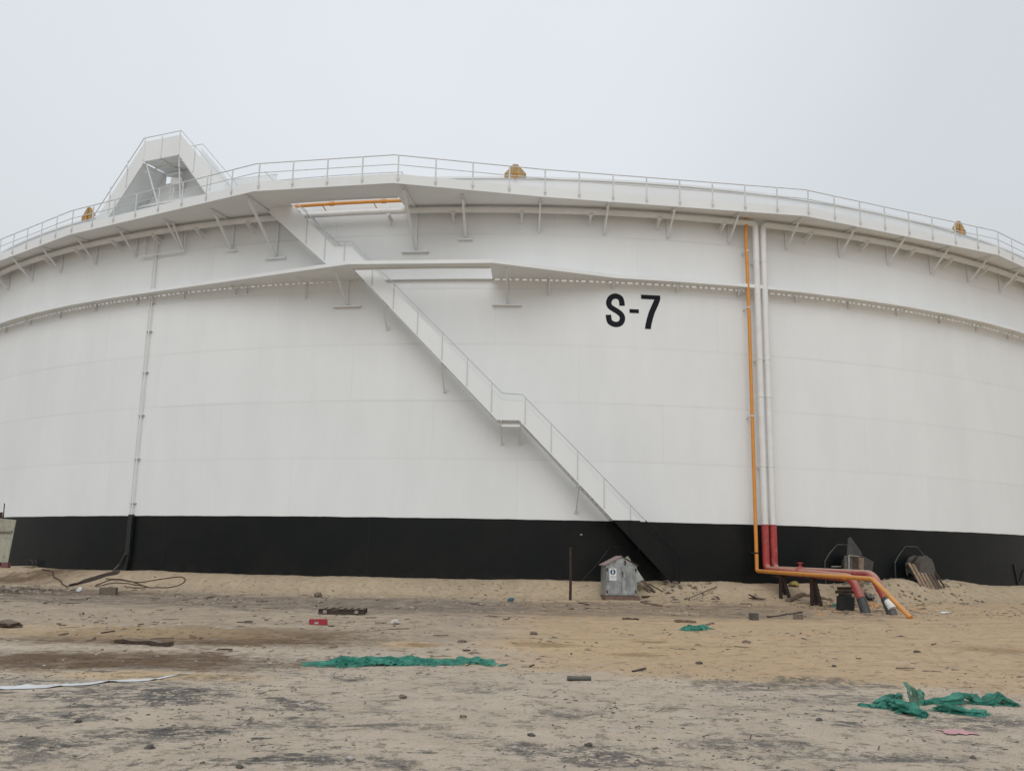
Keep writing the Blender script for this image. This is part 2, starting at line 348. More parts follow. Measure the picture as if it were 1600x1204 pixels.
def ground_mat():
    m = NT('sandy_ground', .95, 0, .15); x, y, z = m.xyz()
    def blob(px, py, rx, ry, soft=.35, wob=.5, rot=0):
        p = gp(px, py); mp = m.n('ShaderNodeMapping', vector_type='TEXTURE'); m.l(m.pos, mp.inputs[0])
        mp.inputs['Location'].default_value = (p.x, p.y, 0); mp.inputs['Scale'].default_value = (rx, ry, 1e4); mp.inputs['Rotation'].default_value = (0, 0, rot)
        ln = m.n('ShaderNodeVectorMath', operation='LENGTH'); m.l(mp.outputs[0], ln.inputs[0])
        d = m.math('ADD', ln.outputs['Value'], m.math('MULTIPLY', m.math('SUBTRACT', wob_n, .5), wob*2.4)); d = m.math('ADD', d, m.math('MULTIPLY', m.math('SUBTRACT', wob_f, .5), 1.9))
        return m.ramp(d, 1-soft, 1+soft, 1, 0)
    wob_n = m.noise(.9, 6, .68); wob_f = m.noise(4.5, 7, .75, off=(6, 1, 2))
    big = m.noise(.22, 5, .6); mid = m.noise(1.3, 6, .65, off=(5, 2, 0)); fine = m.noise(9, 5, .7); grit = m.noise(55, 3, .7)
    speck = m.noise(26, 2, .5, off=(1, 7, 2))
    grey = m.mix(m.ramp(mid, .35, .7), (.53, .44, .34), (.44, .365, .28))
    grey = m.mix(m.ramp(fine, .45, .75, 0, .6), grey, (.55, .49, .41))
    tan = m.mix(m.ramp(mid, .3, .7), (.55, .395, .24), (.47, .35, .225))
    tan = m.mix(m.ramp(fine, .5, .75, 0, .35), tan, (.40, .29, .18))
    dun = m.mix(m.ramp(mid, .35, .65), (.46, .37, .27), (.35, .28, .205))
    # belts, measured by distance outside the tank shell
    yy = m.math('SUBTRACT', D, y)
    rr = m.math('SQRT', m.math('ADD', m.math('MULTIPLY', x, x), m.math('MULTIPLY', yy, yy)))
    off = m.math('SUBTRACT', rr, R)
    offw = m.math('ADD', off, m.math('MULTIPLY', m.math('SUBTRACT', wob_n, .5), 4.0))
    near_y = m.math('ADD', y, m.math('MULTIPLY', m.math('SUBTRACT', wob_n, .5), 3.0))
    ny = m.math('SUBTRACT', near_y, m.math('MULTIPLY', x, -.25))           # the sand tongue widens towards the right
    c = grey
    # middle ground left: dun, trodden; right: loose tan sand
    c = m.mix(m.math('MULTIPLY', m.ramp(near_y, 15.5, 19.5), .8), c, dun)
    side = m.ramp(m.math('ADD', x, m.math('MULTIPLY', m.math('SUBTRACT', wob_n, .5), 4)), -1.6, 1.4)
    c = m.mix(m.math('MULTIPLY', m.ramp(ny, 13.2, 14.6), side), c, tan)
    # trampled grey debris belt in front of the berm
    belt = m.math('MULTIPLY', m.ramp(offw, 3.0, 4.3), m.ramp(offw, 9.5, 12.5, 1, 0))
    belt = m.math('MULTIPLY', belt, m.ramp(m.math('ADD', x, m.math('MULTIPLY', m.math('SUBTRACT', wob_n, .5), 6)), 8., 13., 1, .12))
    c = m.mix(m.math('MULTIPLY', belt, m.ramp(mid, .3, .62, .35, .85)), c, (.205, .165, .13))
    # clean sand of the tank berm
    berm = m.ramp(offw, 2.4, 4.4, 1, 0)
    bc = m.mix(m.ramp(mid, .35, .7), (.48, .38, .26), (.41, .325, .225))
    c = m.mix(m.math('MULTIPLY', berm, .9), c, bc)
    # brown, peaty stains, left
    for px, py, rx, ry, k in ((190, 1030, 2.6, 1.35, .95), (60, 1033, 1.6, .9, .8), (290, 993, 3.2, 1.9, .95), (360, 985, 3.0, 1.4, .5), (90, 925, 4, 1.6, .5), (60, 905, 3.0, 1.2, .5), (30, 902, 3.5, .9, .8), (420, 1000, 2.4, 1.2, .5), (250, 1000, 3.2, 1.0, .5)):
        c = m.mix(m.math('MULTIPLY', blob(px, py, rx, ry), m.math('MULTIPLY', m.ramp(mid, .30, .55, .45, 1), k)), c, (.15, .098, .058))
    # yellow sand tongues
    for px, py, rx, ry, k in ((250, 1054, 1.5, .42, .85), (120, 985, 4.2, 1.6, .55), (890, 1008, 1.5, 1.2, .8), (640, 1008, .55, .5, .8), (1000, 1010, 2.4, 2.0, .5), (720, 1030, .55, .5, .5)):
        c = m.mix(m.math('MULTIPLY', blob(px, py, rx, ry, .45), k), c, (.55, .40, .235))
    for px, py, rx, ry, k in ((850, 1006, .5, .45, .6), (1000, 1023, .42, .3, .6), (1012, 1002, .35, .3, .7), (655, 1008, .35, .3, .7), (1560, 1015, .6, .7, .45)):
        c = m.mix(m.math('MULTIPLY', blob(px, py, rx, ry, .5, .8), k), c, (.24, .15, .075))
    # dark slate-grey scabs in the foreground
    scab = m.noise(1.55, 7, .72, off=(11, 3, 0), stretch=(.8, 1.25, 1)); scab2 = m.noise(3.1, 7, .75, off=(2, 13, 0))
    env = m.ramp(m.noise(.33, 2, .5, off=(4, 9, 0)), .40, .60)
    sm = m.math('MULTIPLY', m.math('MULTIPLY', m.ramp(m.math('ADD', m.math('MULTIPLY', scab, .75), m.math('MULTIPLY', wob_f, .25)), .545, .59), env), m.ramp(near_y, 13.0, 15.5, 1, .25))
    sm2 = m.math('MULTIPLY', m.ramp(scab2, .59, .63), m.math('MULTIPLY', m.ramp(near_y, 12.5, 15, 1, .2), .85))
    brk = m.ramp(m.math('ADD', m.math('MULTIPLY', scab2, .55), m.math('MULTIPLY', m.noise(11, 6, .8, off=(5, 5, 5)), .45)), .46, .52)
    keep = m.math('SUBTRACT', 1., m.math('MULTIPLY', m.ramp(ny, 13.2, 14.6), m.math('MULTIPLY', side, .85)))
    keep = m.math('MULTIPLY', keep, m.math('SUBTRACT', 1., berm))
    sgrain = m.mix(m.ramp(grit, .35, .7), (.07, .07, .066), (.17, .16, .145))
    c = m.mix(m.math('MULTIPLY', m.math('MULTIPLY', m.math('MAXIMUM', sm, sm2), keep), .9), c, sgrain)
    for px, py, rx, ry, k in ((200, 1085, .75, .55, .8), (290, 1083, .55, .5, .8), (250, 1145, .50, .32, .8), (470, 1103, .34, .32, .8), (340, 1058, .5, .3, .6),
                              (1280, 1066, .5, .55, .75), (1310, 1095, .55, .3, .5), (1490, 1130, .6, .35, .6), (1180, 1163, .45, .25, .7), (1340, 1185, .6, .2, .6),
                              (545, 1060, .25, .35, .7), (760, 1078, .3, .25, .6), (100, 1162, .7, .22, .8), (60, 1120, .6, .4, .8), (40, 1175, .5, .3, .7), (270, 1142, .5, .2, .8), (860, 1170, .5, .25, .8), (960, 1190, .5, .2, .8), (560, 1190, .5, .2, .8), (880, 1115, .35, .3, .6), (1430, 1185, .4, .2, .7), (1560, 1125, .4, .4, .6), (1150, 1070, .5, .5, .7), (620, 1135, .3, .2, .6), (460, 1130, .4, .4, .5), (710, 950, 3.2, .9, .3), (60, 1065, 1.6, .3, .5)):
        c = m.mix(m.math('MULTIPLY', m.math('MULTIPLY', blob(px, py, rx*1.15, ry*1.2, .3, .9), brk), k), c, sgrain)
    # chalk-white scuffs and small dark specks
    c = m.mix(m.math('MULTIPLY', m.ramp(m.noise(4.2, 5, .7, off=(8, 8, 1)), .66, .74), .35), c, (.55, .51, .45))
    sp = m.math('MULTIPLY', m.ramp(speck, .66, .71), m.ramp(near_y, 12, 16, .75, .35))
    c = m.mix(sp, c, (.11, .09, .075))
    pock = m.math('MULTIPLY', m.ramp(m.noise(7.5, 6, .75, off=(7, 4, 9)), .60, .68), .38); c = m.mix(pock, c, (.24, .20, .165))
    pale = m.math('MULTIPLY', m.ramp(m.noise(2.6, 6, .7, off=(1, 4, 19)), .56, .66), .25); c = m.mix(pale, c, (.58, .53, .46))
    c = m.mulc(c, m.ramp(grit, .25, .75, .86, 1.12)); c = m.mulc(c, m.ramp(big, .3, .7, .95, 1.04))
    rut = None
    for y0_, sl, cv_ in ((17.6, .16, .006), (19.3, .17, .006), (24.5, -.05, .010), (26.1, -.045, .010)):
        cy = m.math('ADD', m.math('ADD', m.math('MULTIPLY', x, sl), y0_), m.math('MULTIPLY', m.math('MULTIPLY', x, x), cv_))
        dd = m.math('ABSOLUTE', m.math('SUBTRACT', m.math('ADD', y, m.math('MULTIPLY', m.math('SUBTRACT', wob_n, .5), .5)), cy))
        k_ = m.ramp(dd, .08, .24, 1, 0); rut = k_ if rut is None else m.math('MAXIMUM', rut, k_)
    rut = m.math('MULTIPLY', rut, m.math('MULTIPLY', m.ramp(x, -3, 3, .35, 1), m.ramp(m.noise(.5, 3, .6, off=(2, 1, 6)), .35, .6)))
    c = m.mulc(c, m.math('SUBTRACT', 1., m.math('MULTIPLY', rut, .13)))
    m.col(c)
    h = m.math('ADD', m.math('ADD', m.math('MULTIPLY', fine, .55), m.math('MULTIPLY', grit, .3)), m.math('MULTIPLY', mid, .6))
    h = m.math('ADD', h, m.math('MULTIPLY', m.ramp(m.noise(5.5, 6, .75, off=(3, 3, 3)), .55, .68), .6))
    h = m.math('SUBTRACT', h, m.math('MULTIPLY', rut, 1.1))
    m.bump(h, .9, .04)
    return m.m
ground = gb.obj('ground', ground_mat(), smooth=True, ang=180, recalc=False)
tag(ground, kind='structure')

# ------------------------------------------------------------ the tank
def P(a, off, z): a = rad(a); return Vector(((R+off)*math.sin(a), -(R+off)*math.cos(a), z))
def W(a, off, z): return P(a, off, z)+Vector((0, D, 0))          # the same in world space
tank = empty('storage_tank', (0, D, 0))
tag(tank, 'huge white steel oil tank with black base band and outside stair marked S-7', 'storage tank')
RIM = 18.0
def frange(a, b, s):
    o = []; n = max(1, round(abs(b-a)/s))
    return [a+(b-a)*i/n for i in range(n+1)]
# shell: wall with thickness, closed ring, and the floating roof inside it
b = B(); A = [i*1.0 for i in range(361)]; prof = [(0, -.6), (0, .5), (0, BAND_Z), (0, 8), (0, 13), (0, RIM), (-.05, RIM), (-.05, 8), (-.05, -.6)]
b.grid([[P(a, o, z) for o, z in prof] for a in A], 361, len(prof))
b.obj('shell', M_SHELL, tank, ang=40, recalc=False)
b = B(); n = 120; vs = [P(i*3, -.3, 12.2) for i in range(n)]+[Vector((0, 0, 12.5))]; b.add(vs, [(i, (i+1) % n, n) for i in range(n)])
b.obj('floating_roof', M_PAINT, tank)
# rim curb angle
b = B(); pr = [(.001, RIM-.08), (.07, RIM-.08), (.07, RIM+.015), (-.06, RIM+.015)]
b.grid([[P(a, o, z) for o, z in pr] for a in A], 361, 4); b.obj('curb_angle', M_PAINT, tank, ang=30, recalc=False)

# gangway outline (azimuth, distance out): corners every 15 degrees, bulging round the stair opening
GZ = 16.5
gang = [(a, 1.62) for a in range(-179, -15, 15)]+[(-14, 3.1), (-6.5, 3.1)]+[(a, 1.62) for a in range(1, 180, 15)]
def edge_pts(tbl, step):
    """outer edge sampled along straight chords: list of (Vector xy)"""
    o = []
    for (a0, o0), (a1, o1) in zip(tbl, tbl[1:]):
        p, q = P(a0, o0, 0), P(a1, o1, 0); n = max(1, round((q-p).length/step))
        for i in range(n): o.append(p.lerp(q, i/n))
    o.append(P(*tbl[-1], 0)); return o
def az(p): return math.degrees(math.atan2(p.x, -p.y))
def inward(p, d):
    r_ = math.hypot(p.x, p.y); k = (r_-d)/r_; return Vector((p.x*k, p.y*k, p.z))
def at_z(p, z): return Vector((p.x, p.y, z))
def closed(t): return t
ge = edge_pts(gang+[(gang[0][0]+360, gang[0][1])], 1.0)
OPEN_G = (-13.0, -6.7)
# deck: outer strip and, except over the stair, the inner strip
b = B()
def deck(b, pts, zt, th, d_in, open_rng, open_in):
    for p, q in zip(pts, pts[1:]):
        am = az((p+q)/2)
        if open_rng[0] < am < open_rng[1]: pi, qi = inward(p, math.hypot(p.x, p.y)-R-open_in), inward(q, math.hypot(q.x, q.y)-R-open_in)
        else: pi, qi = inward(p, math.hypot(p.x, p.y)-R-d_in), inward(q, math.hypot(q.x, q.y)-R-d_in)
        b.box8([at_z(p, zt-th), at_z(q, zt-th), at_z(qi, zt-th), at_z(pi, zt-th), at_z(p, zt), at_z(q, zt), at_z(qi, zt), at_z(pi, zt)])
pts2 = []
for p, q in zip(ge, ge[1:]):
    pts2.append(p)
    for lim in OPEN_G:
        if az(p) < lim < az(q): pts2.append(p.lerp(q, (lim-az(p))/(az(q)-az(p))))
pts2.append(ge[-1])
deck(b, pts2, GZ+.03, .03, .012, OPEN_G, 1.62)
walk = b.obj('gangway', M_PAINT, tank, smooth=False)
b = B()
for p, q in zip(ge, ge[1:]):
    pi, qi = inward(p, -.012), inward(q, -.012)
    b.box8([at_z(p, GZ-.05), at_z(q, GZ-.05), at_z(qi, GZ-.05), at_z(pi, GZ-.05), at_z(p, GZ+.36), at_z(q, GZ+.36), at_z(qi, GZ+.36), at_z(pi, GZ+.36)])
    pi, qi = inward(p, .07), inward(q, .07)
    b.box8([at_z(p, GZ-.05), at_z(q, GZ-.05), at_z(qi, GZ-.05), at_z(pi, GZ-.05), at_z(p, GZ-.04), at_z(q, GZ-.04), at_z(qi, GZ-.04), at_z(pi, GZ-.04)])
b.obj('kick_plate', M_PAINT, walk, smooth=False)
# opening curb
b = B(); cp = [P(a, 1.60, 0) for a in frange(*OPEN_G, .7)]
for p, q in zip(cp, cp[1:]): b.bar(at_z(p, GZ-.01), at_z(q, GZ-.01), .012, .13)
b.obj('opening_curb', M_PAINT, walk, smooth=False)
# inner rim rail behind the opening, with its own short posts
b = B(); rr_ = [P(a, -.25, 18.42) for a in frange(-15.2, -7.2, .5)]+[P(-6.9, -.25, 18.1), P(-6.75, -.25, 17.9)]
b.tube(rr_, .022, 8)
inner = b.obj('rim_rail', M_RAIL, tank)
b = B(); b.tube([P(0, -.25, RIM), P(0, -.25, 18.42)], .022, 6)
p0 = b.obj('post', M_RAIL, inner, rz=rad(-14.0))
for a in (-12.2, -10.4, -8.6, -7.2): copy_part(p0, rad(a))
b = B(); pp = [P(a, -.35, 0) for a in frange(-18.6, -15.3, .55)]
for p, q in zip(pp, pp[1:]): b.bar(at_z(p, 18.32), at_z(q, 18.32), .01, .9)
b.bar(P(-18.6, -.35, 18.79), P(-15.3, -.35, 18.79), .05, .03)
b.obj('rim_panel', M_PAINT, tank, smooth=False)

# guard rail along the gangway edge
rail_edge = [p for p in ge if abs(az(p)) < 75]
b = B()
b.tube([at_z(inward(p, -.01), GZ+1.17) for p in rail_edge], .024, 8); guard = b.obj('guard_rail', M_RAIL, tank, ang=60)
b = B(); b.tube([at_z(inward(p, -.01), GZ+.76) for p in rail_edge], .018, 8); b.obj('mid_rail', M_RAIL, guard, ang=60)
b = B(); b.box((0, 0, GZ+.60), (.06, .022, 1.12)); b.box((0, -.02, GZ+.17), (.1, .02, .1)); post0 = None
for (a0, o0), (a1, o1) in zip(gang, gang[1:]):
    if a1 < -52 or a0 > 54: continue
    p, q = P(a0, o0, 0), P(a1, o1, 0); L = (q-p).length; n = 8 if L > 10 else 5 if L < 7 else 5
    n = round(L/1.46); rz = math.atan2(q.y-p.y, q.x-p.x)
    for i in range(n):
        t = (i+.12)/n; c = p.lerp(q, t); c = inward(c, -.03)
        if post0 is None: post0 = b.obj('post', M_RAIL, guard, loc=(c.x, c.y, 0), rz=rz, smooth=False)
        else: copy_part(post0, rz, guard, (c.x, c.y, 0))

# brackets under the gangway: radial arm, leg on the shell, raking strut
def bracket_mesh(reach, drop, foot=0, fat=.07):
    b = B(); zt = GZ-.035; y0 = -(R+.004)
    b.bar((0, y0, zt-.02), (0, y0-reach-.25, zt-.02), fat*.8, .03)
    b.bar((0, y0-.035, zt-.1), (0, y0-.035, zt-drop), fat, .06, up=(0, 1, 0))
    b.bar((0, y0-reach, zt-.09), (0, y0-.08, zt-drop+.04), fat, fat)
    return b
reg = bracket_mesh(1.1, 1.02); br0 = None
for k in range(-14, 14):
    a = 1.0+3.75*k
    if a in (-14.0, -10.25, -6.5, -2.75, -17.75): continue
    if br0 is None: br0 = reg.obj('bracket', M_PAINT, tank, rz=rad(a), smooth=False)
    else: copy_part(br0, rad(a))
big = bracket_mesh(2.6, 1.85, fat=.1); bb0 = big.obj('bracket', M_PAINT, tank, rz=rad(-14.7), smooth=False); bb1 = copy_part(bb0, rad(-6.1))
med = bracket_mesh(1.5, 1.30, fat=.09); bm0 = med.obj('bracket', M_PAINT, tank, rz=rad(-17.75), smooth=False); bm1 = copy_part(bm0, rad(-3.2))
def foot_plate(par, a, z, wd):
    b = B(); b.box((0, -(R+.09), z), (wd, .17, .05)); b.obj('foot_plate', M_PAINT, par, smooth=False)
foot_plate(bb0, 0, 14.56, 1.05); foot_plate(bb1, 0, 14.56, 1.2); foot_plate(bm0, 0, 15.10, .55); foot_plate(bm1, 0, 15.10, .62)

# wind girder half way up
WZ = 13.36
wtab = [(a, .56) for a in frange(-180, -22.5, 3.75)][:-1]+[(-22.5, .60), (-9.0, 2.28), (-1.45, 2.22), (5.25, .62)]+[(a, .56) for a in frange(9.0, 180, 3.75)]
we = edge_pts(wtab, .9); OPEN_W = (-9.0, -1.6)
pts3 = []
for p, q in zip(we, we[1:]):
    pts3.append(p)
    for lim in OPEN_W:
        if az(p) < lim-.001 and az(q) > lim+.001: pts3.append(p.lerp(q, (lim-az(p))/(az(q)-az(p))))
pts3.append(we[-1])
b = B(); deck(b, pts3, WZ, .012, .062, OPEN_W, 1.66)
for i in range(-132, 133):                                   # stitched tabs leave drain slots along the shell
    a = i*.38+.05*math.sin(i*1.9)
    if OPEN_W[0] < a < OPEN_W[1] or a > 50 or a < -50: continue
    w2 = .075 if abs(math.sin(i*12.9898)*43758.5 % 1) > .12 else .10
    b.box8([P(a-w2, .002, WZ-.012), P(a+w2, .002, WZ-.012), P(a+w2, .062, WZ-.012), P(a-w2, .062, WZ-.012), P(a-w2, .002, WZ), P(a+w2, .002, WZ), P(a+w2, .062, WZ), P(a-w2, .062, WZ)])
girder = b.obj('wind_girder', M_PAINT, tank, smooth=False)
b = B()
for p, q in zip(we, we[1:]):
    pi, qi = inward(p, -.01), inward(q, -.01)
    b.box8([at_z(p, WZ-.02), at_z(q, WZ-.02), at_z(qi, WZ-.02), at_z(pi, WZ-.02), at_z(p, WZ+.13), at_z(q, WZ+.13), at_z(qi, WZ+.13), at_z(pi, WZ+.13)])
b.obj('girder_lip', M_PAINT, girder, smooth=False)
b = B(); cp = [P(a, 1.65, 0) for a in frange(*OPEN_W, .7)]
for p, q in zip(cp, cp[1:]): b.bar(at_z(p, WZ-.03), at_z(q, WZ-.03), .01, .09)
b.obj('opening_curb', M_PAINT, girder, smooth=False)
b = B(); cp = [P(a, .09, 0) for a in frange(-8.2, -1.6, .7)]
for p, q in zip(cp, cp[1:]): b.bar(at_z(p, WZ-.03), at_z(q, WZ-.03), .16, .05)
b.obj('shell_ledge', M_PAINT, girder, smooth=False)
def gusset(reach, drop, plate=0):
    b = B(); y0 = -(R+.004)
    b.bar((0, y0-.03, WZ-.014), (0, y0-.03, WZ-drop), .05, .05, up=(0, 1, 0))
    b.bar((0, y0-reach, WZ-.05), (0, y0-.04, WZ-drop+.02), .05, .06)
    if plate: b.box((0, y0-.085, WZ-drop-.02), (plate, .15, .05))
    return b
g0 = None
for k in range(-14, 13):
    a = 1.5+3.75*k
    if -13 < a < -.9 or abs(a-1.5) < .1 or abs(a+13.5) < .1: continue
    if g0 is None: g0 = gusset(.42, .33).obj('gusset', M_PAINT, girder, rz=rad(a), smooth=False)
    else: copy_part(g0, rad(a))
g1 = gusset(.9, .72).obj('gusset', M_PAINT, girder, rz=rad(1.6), smooth=False); copy_part(g1, rad(-12.6)); copy_part(g0, rad(-16.5))
g2 = gusset(1.7, 1.16, 1.25).obj('gusset', M_PAINT, girder, rz=rad(-.75), smooth=False); copy_part(g2, rad(-10.0))

# spiral stair on the shell
def interp(tbl, a):
    for (a0, z0), (a1, z1) in zip(tbl, tbl[1:]):
        if a <= a1: return z0+(z1-z0)*(a-a0)/(a1-a0)
    return tbl[-1][1]
BOT = [(-15.2, 16.78), (-10.85, 13.81), (-10.4, 13.62), (-9.35, 13.62), (-1.13, 7.07), (.10, 7.07), (.14, 6.98), (7.66, 1.0), (8.25, .55)]
TOP = [(-15.0, 18.28), (-13.13, 16.87), (-10.36, 14.76), (-9.36, 14.72), (-.86, 8.17), (.18, 8.13), (8.39, 1.82)]
SO, SI = 1.2, .34
def strip(b, off, lo, hi, a0, a1, th=.012):
    brk = sorted(set([a0, a1]+[x for x in (-10.85, -10.4, -10.36, -9.36, -9.35, -1.13, -.86, .10, .14, .18, 7.66) if a0 < x < a1]+[a0+.5*i for i in range(1, int((a1-a0)/.5)+1) if a0+.5*i < a1]))
    for p, q in zip(brk, brk[1:]):
        if q-p < .005: continue
        b.box8([P(p, off, lo(p)), P(q, off, lo(q)), P(q, off+th, lo(q)), P(p, off+th, lo(p)), P(p, off, hi(p)), P(q, off, hi(q)), P(q, off+th, hi(q)), P(p, off+th, hi(p))])
bot = lambda a: interp(BOT, a); top = lambda a: interp(TOP, a)
b = B(); strip(b, SO, bot, lambda a: max(bot(a)+.2, min(top(a)-.24, 99)), -14.4, 8.0)
stair = b.obj('staircase', M_PAINT, tank, smooth=False)
b = B(); strip(b, SO-.07, lambda a: bot(a)-.001, lambda a: bot(a)+.015, -14.4, 8.0, .068)
strip(b, SO-.03, lambda a: top(a)-.27, lambda a: top(a)-.245, -13.4, 8.0, .05)
b.obj('stringer_flange', M_PAINT, stair, smooth=False)
b = B(); strip(b, SI, bot, lambda a: bot(a)+.34, -14.4, 8.0); b.obj('inner_stringer', M_PAINT, stair, smooth=False)
def flight(a0, a1):
    b = B(); z0, z1 = bot(a0)+.26, bot(a1)+.26; n = max(1, round(abs(z0-z1)/.2)); da = (a1-a0)/n; w2 = abs(da)*.62
    for i in range(1, n):
        a, z = a0+da*i, z0+(z1-z0)*i/n; top_ = []
        b.box8([P(a-w2, SI+.012, z-.02), P(a+w2, SI+.012, z-.02), P(a+w2, SO-.001, z-.02), P(a-w2, SO-.001, z-.02), P(a-w2, SI+.012, z+.01), P(a+w2, SI+.012, z+.01), P(a+w2, SO-.001, z+.01), P(a-w2, SO-.001, z+.01)])
    b.obj('stair_flight', M_PAINT, stair, smooth=False)
flight(-14.4, -10.6); flight(-9.35, -1.13); flight(.14, 7.9)
for a0, a1, z in ((-10.6, -9.35, 13.72), (-1.13, .1, 7.12)):
    b = B()
    b.box8([P(a0, SI+.012, z-.03), P(a1, SI+.012, z-.03), P(a1, SO-.001, z-.03), P(a0, SO-.001, z-.03), P(a0, SI+.012, z), P(a1, SI+.012, z), P(a1, SO-.001, z), P(a0, SO-.001, z)])
    b.obj('landing', M_PAINT, stair, smooth=False)
def railtube(off, dz, a0, a1, r, name, par, tail=None):
    aa = sorted(set([a0, a1]+[x for x in (-13.13, -10.36, -9.36, -.86, .18) if a0 < x < a1]+[a0+.4*i for i in range(1, int((a1-a0)/.4)+1)]))
    b = B(); b.tube([P(a, off, top(a)+dz) for a in aa]+(tail or []), r, 8); return b.obj(name, M_HAND, par, ang=60)
hr = railtube(SO+.03, 0, -14.9, 8.39, .021, 'handrail', stair, [P(8.39, SO+.03, .75)])
railtube(SI, .02, -14.6, -9.9, .02, 'handrail', stair)
railtube(SI, -.42, -14.6, -9.9, .016, 'handrail', stair)
pb = None
for a in [-12.05, -10.9, -9.75, -8.1]+[-6.85+1.37*i for i in range(4)]+[-1.42, .35, 1.72, 3.10, 4.48, 5.85]:
    pb = B(); pb.bar(P(0, SO+.025, bot(a)+.10), P(0, SO+.025, top(a)-.01), .045, .02, up=(0, 1, 0)); pb.obj('post', M_HAND, stair, rz=rad(a), smooth=False)
pb = B(); pb.bar(P(0, SO+.025, .95), P(0, SO+.025, 1.92), .05, .03, up=(0, 1, 0)); pb.obj('post', M_HAND, stair, rz=rad(8.15), smooth=False)
for a in (-7.57, -4.15, -.89, .09, 3.20, 6.3):
    zt = bot(a)-.005; zf = zt-1.02 if a not in (-.89, .09) else 6.28
    if a == 6.3: zf = 1.35
    b = B(); b.bar(P(0, SO-.03, zt), P(0, .09, zf), .055, .055); b.box(P(0, .03, zf), (.16, .05, .13)); b.bar(P(0, .03, zt-.02), P(0, SO-.01, zt-.02), .05, .05)
    b.obj('stair_support', M_PAINT, stair, rz=rad(a), smooth=False)
b = B(); b.bar(P(-.89, SO-.12, 6.86), P(.09, SO-.12, 6.86), .05, .08); b.obj('stair_support', M_PAINT, stair, smooth=False)

# raised access platform with a stair down either side, over the gangway
acc = empty('access_platform', (0, 0, 0)); acc.parent = tank
PO, PI_ = 1.12, -.30; A0, A1 = -23.85, -21.05; PZ = 19.66
def panel(b, off, q, th=.012):         # q: four (azimuth, z)
    n = [P(a, off, z) for a, z in q]; m_ = [P(a, off+th, z) for a, z in q]; b.box8(n[:4]+m_[:4])
b = B(); b.box8([P(A0, PI_, PZ), P(A1, PI_, PZ), P(A1, PO, PZ), P(A0, PO, PZ), P(A0, PI_, PZ+.04), P(A1, PI_, PZ+.04), P(A1, PO, PZ+.04), P(A0, PO, PZ+.04)])
b.bar(P(A0+.1, .4, PZ-.05), P(A1-.1, .4, PZ-.05), .06, .1); b.bar(P(-22.5, PI_, PZ-.05), P(-22.5, PO-.1, PZ-.05), .06, .1)
b.obj('platform_deck', M_PAINT, acc, smooth=False)
b = B(); panel(b, PO, [(A0, PZ-.02), (A1, PZ-.02), (A1, PZ+.98), (A0, PZ+.98)]); b.obj('outer_panel', M_PAINT, acc, smooth=False)
b = B(); panel(b, PI_, [(A0+.3, PZ-.02), (A1, PZ-.02), (A1, PZ+.5), (A0+.3, PZ+.5)]); b.obj('inner_panel', M_PAINT, acc, smooth=False)
LB, RB = -27.9, -16.6
for off in (PO, PI_):
    b = B(); panel(b, off, [(A0-.01, PZ-.15), (A0-.01, PZ+.98), (LB+.25, 17.1), (LB+.85, 16.55)]); b.obj('stair_panel', M_PAINT, acc, smooth=False)
    b = B(); panel(b, off, [(A1+.01, PZ-.02), (A1+.01, PZ+.98), (RB-.1, 17.1), (RB-1.2, 16.55)]); b.obj('stair_panel', M_PAINT, acc, smooth=False)
for aa, ab in ((A0, LB+.6), (A1, RB-.7)):
    b = B()
    for i in range(1, 15):
        t = i/15; a = aa+(ab-aa)*t; z = PZ-(PZ-16.6)*t+.08; w2 = .16
        b.box8([P(a-w2, PI_+.015, z-.03), P(a+w2, PI_+.015, z-.03), P(a+w2, PO-.002, z-.03), P(a-w2, PO-.002, z-.03), P(a-w2, PI_+.015, z), P(a+w2, PI_+.015, z), P(a+w2, PO-.002, z), P(a-w2, PO-.002, z)])
    b.obj('stair_flight', M_PAINT, acc, smooth=False)
    b = B(); za, zb_ = PZ-.06, 16.56; aa2, ab2 = aa, ab+(.25 if ab < aa else -.5)
    b.box8([P(aa2, PI_+.016, za-.02), P(ab2, PI_+.016, zb_-.02), P(ab2, PO-.003, zb_-.02), P(aa2, PO-.003, za-.02), P(aa2, PI_+.016, za), P(ab2, PI_+.016, zb_), P(ab2, PO-.003, zb_), P(aa2, PO-.003, za)])
    b.obj('soffit', M_PAINT, acc, smooth=False)
for off in (PO+.03, PI_-.03):
    b = B(); k = 0 if off > 0 else .1
    b.tube([P(LB-.1, off, 16.9), P(LB+.05, off, 17.25), P(LB+.3, off, 17.48), P(A0-.05, off, PZ+1.17), P(A1+.05, off, PZ+1.17), P(RB-.1, off, 17.35)], .022, 8); b.obj('handrail', M_RAIL, acc, ang=60)
for a, z0, z1 in ((A0+.03, PZ, PZ+1.16), ((A0+A1)/2, PZ, PZ+1.16), (A1-.03, PZ, PZ+1.16), (-25.1, 18.55, 19.85), (-26.4, 17.4, 18.7), (-19.9, 18.7, 19.95), (-18.6, 17.7, 18.95), (-17.5, 16.7, 17.9)):
    b = B(); b.bar(P(0, PO+.028, z0), P(0, PO+.028, z1), .05, .03, up=(0, 1, 0)); b.obj('post', M_PAINT, acc, rz=rad(a), smooth=False)
for a0, a1 in ((A0+.1, A0+.9), (A1-.1, A1-.6)):
    b = B(); b.bar(P(a0, PO-.1, PZ-.04), P(a1, .1, 16.6), .06, .06); b.bar(P(a0, PO-.1, PZ-.5), P(a0+(a1-a0)*.2, -.2, PZ-.1), .05, .05); b.obj('support_leg', M_PAINT, acc, smooth=False)
b = B(); b.tube([P(-22.55, .08, 16.6), P(-22.55, .08, 19.3)], .03, 6); b.tube([P(-22.8, .08, 16.6), P(-22.8, .08, 19.1)], .02, 6); b.bar(P(-23.2, .08, 19.3), P(-22.0, .08, 19.3), .1, .1)
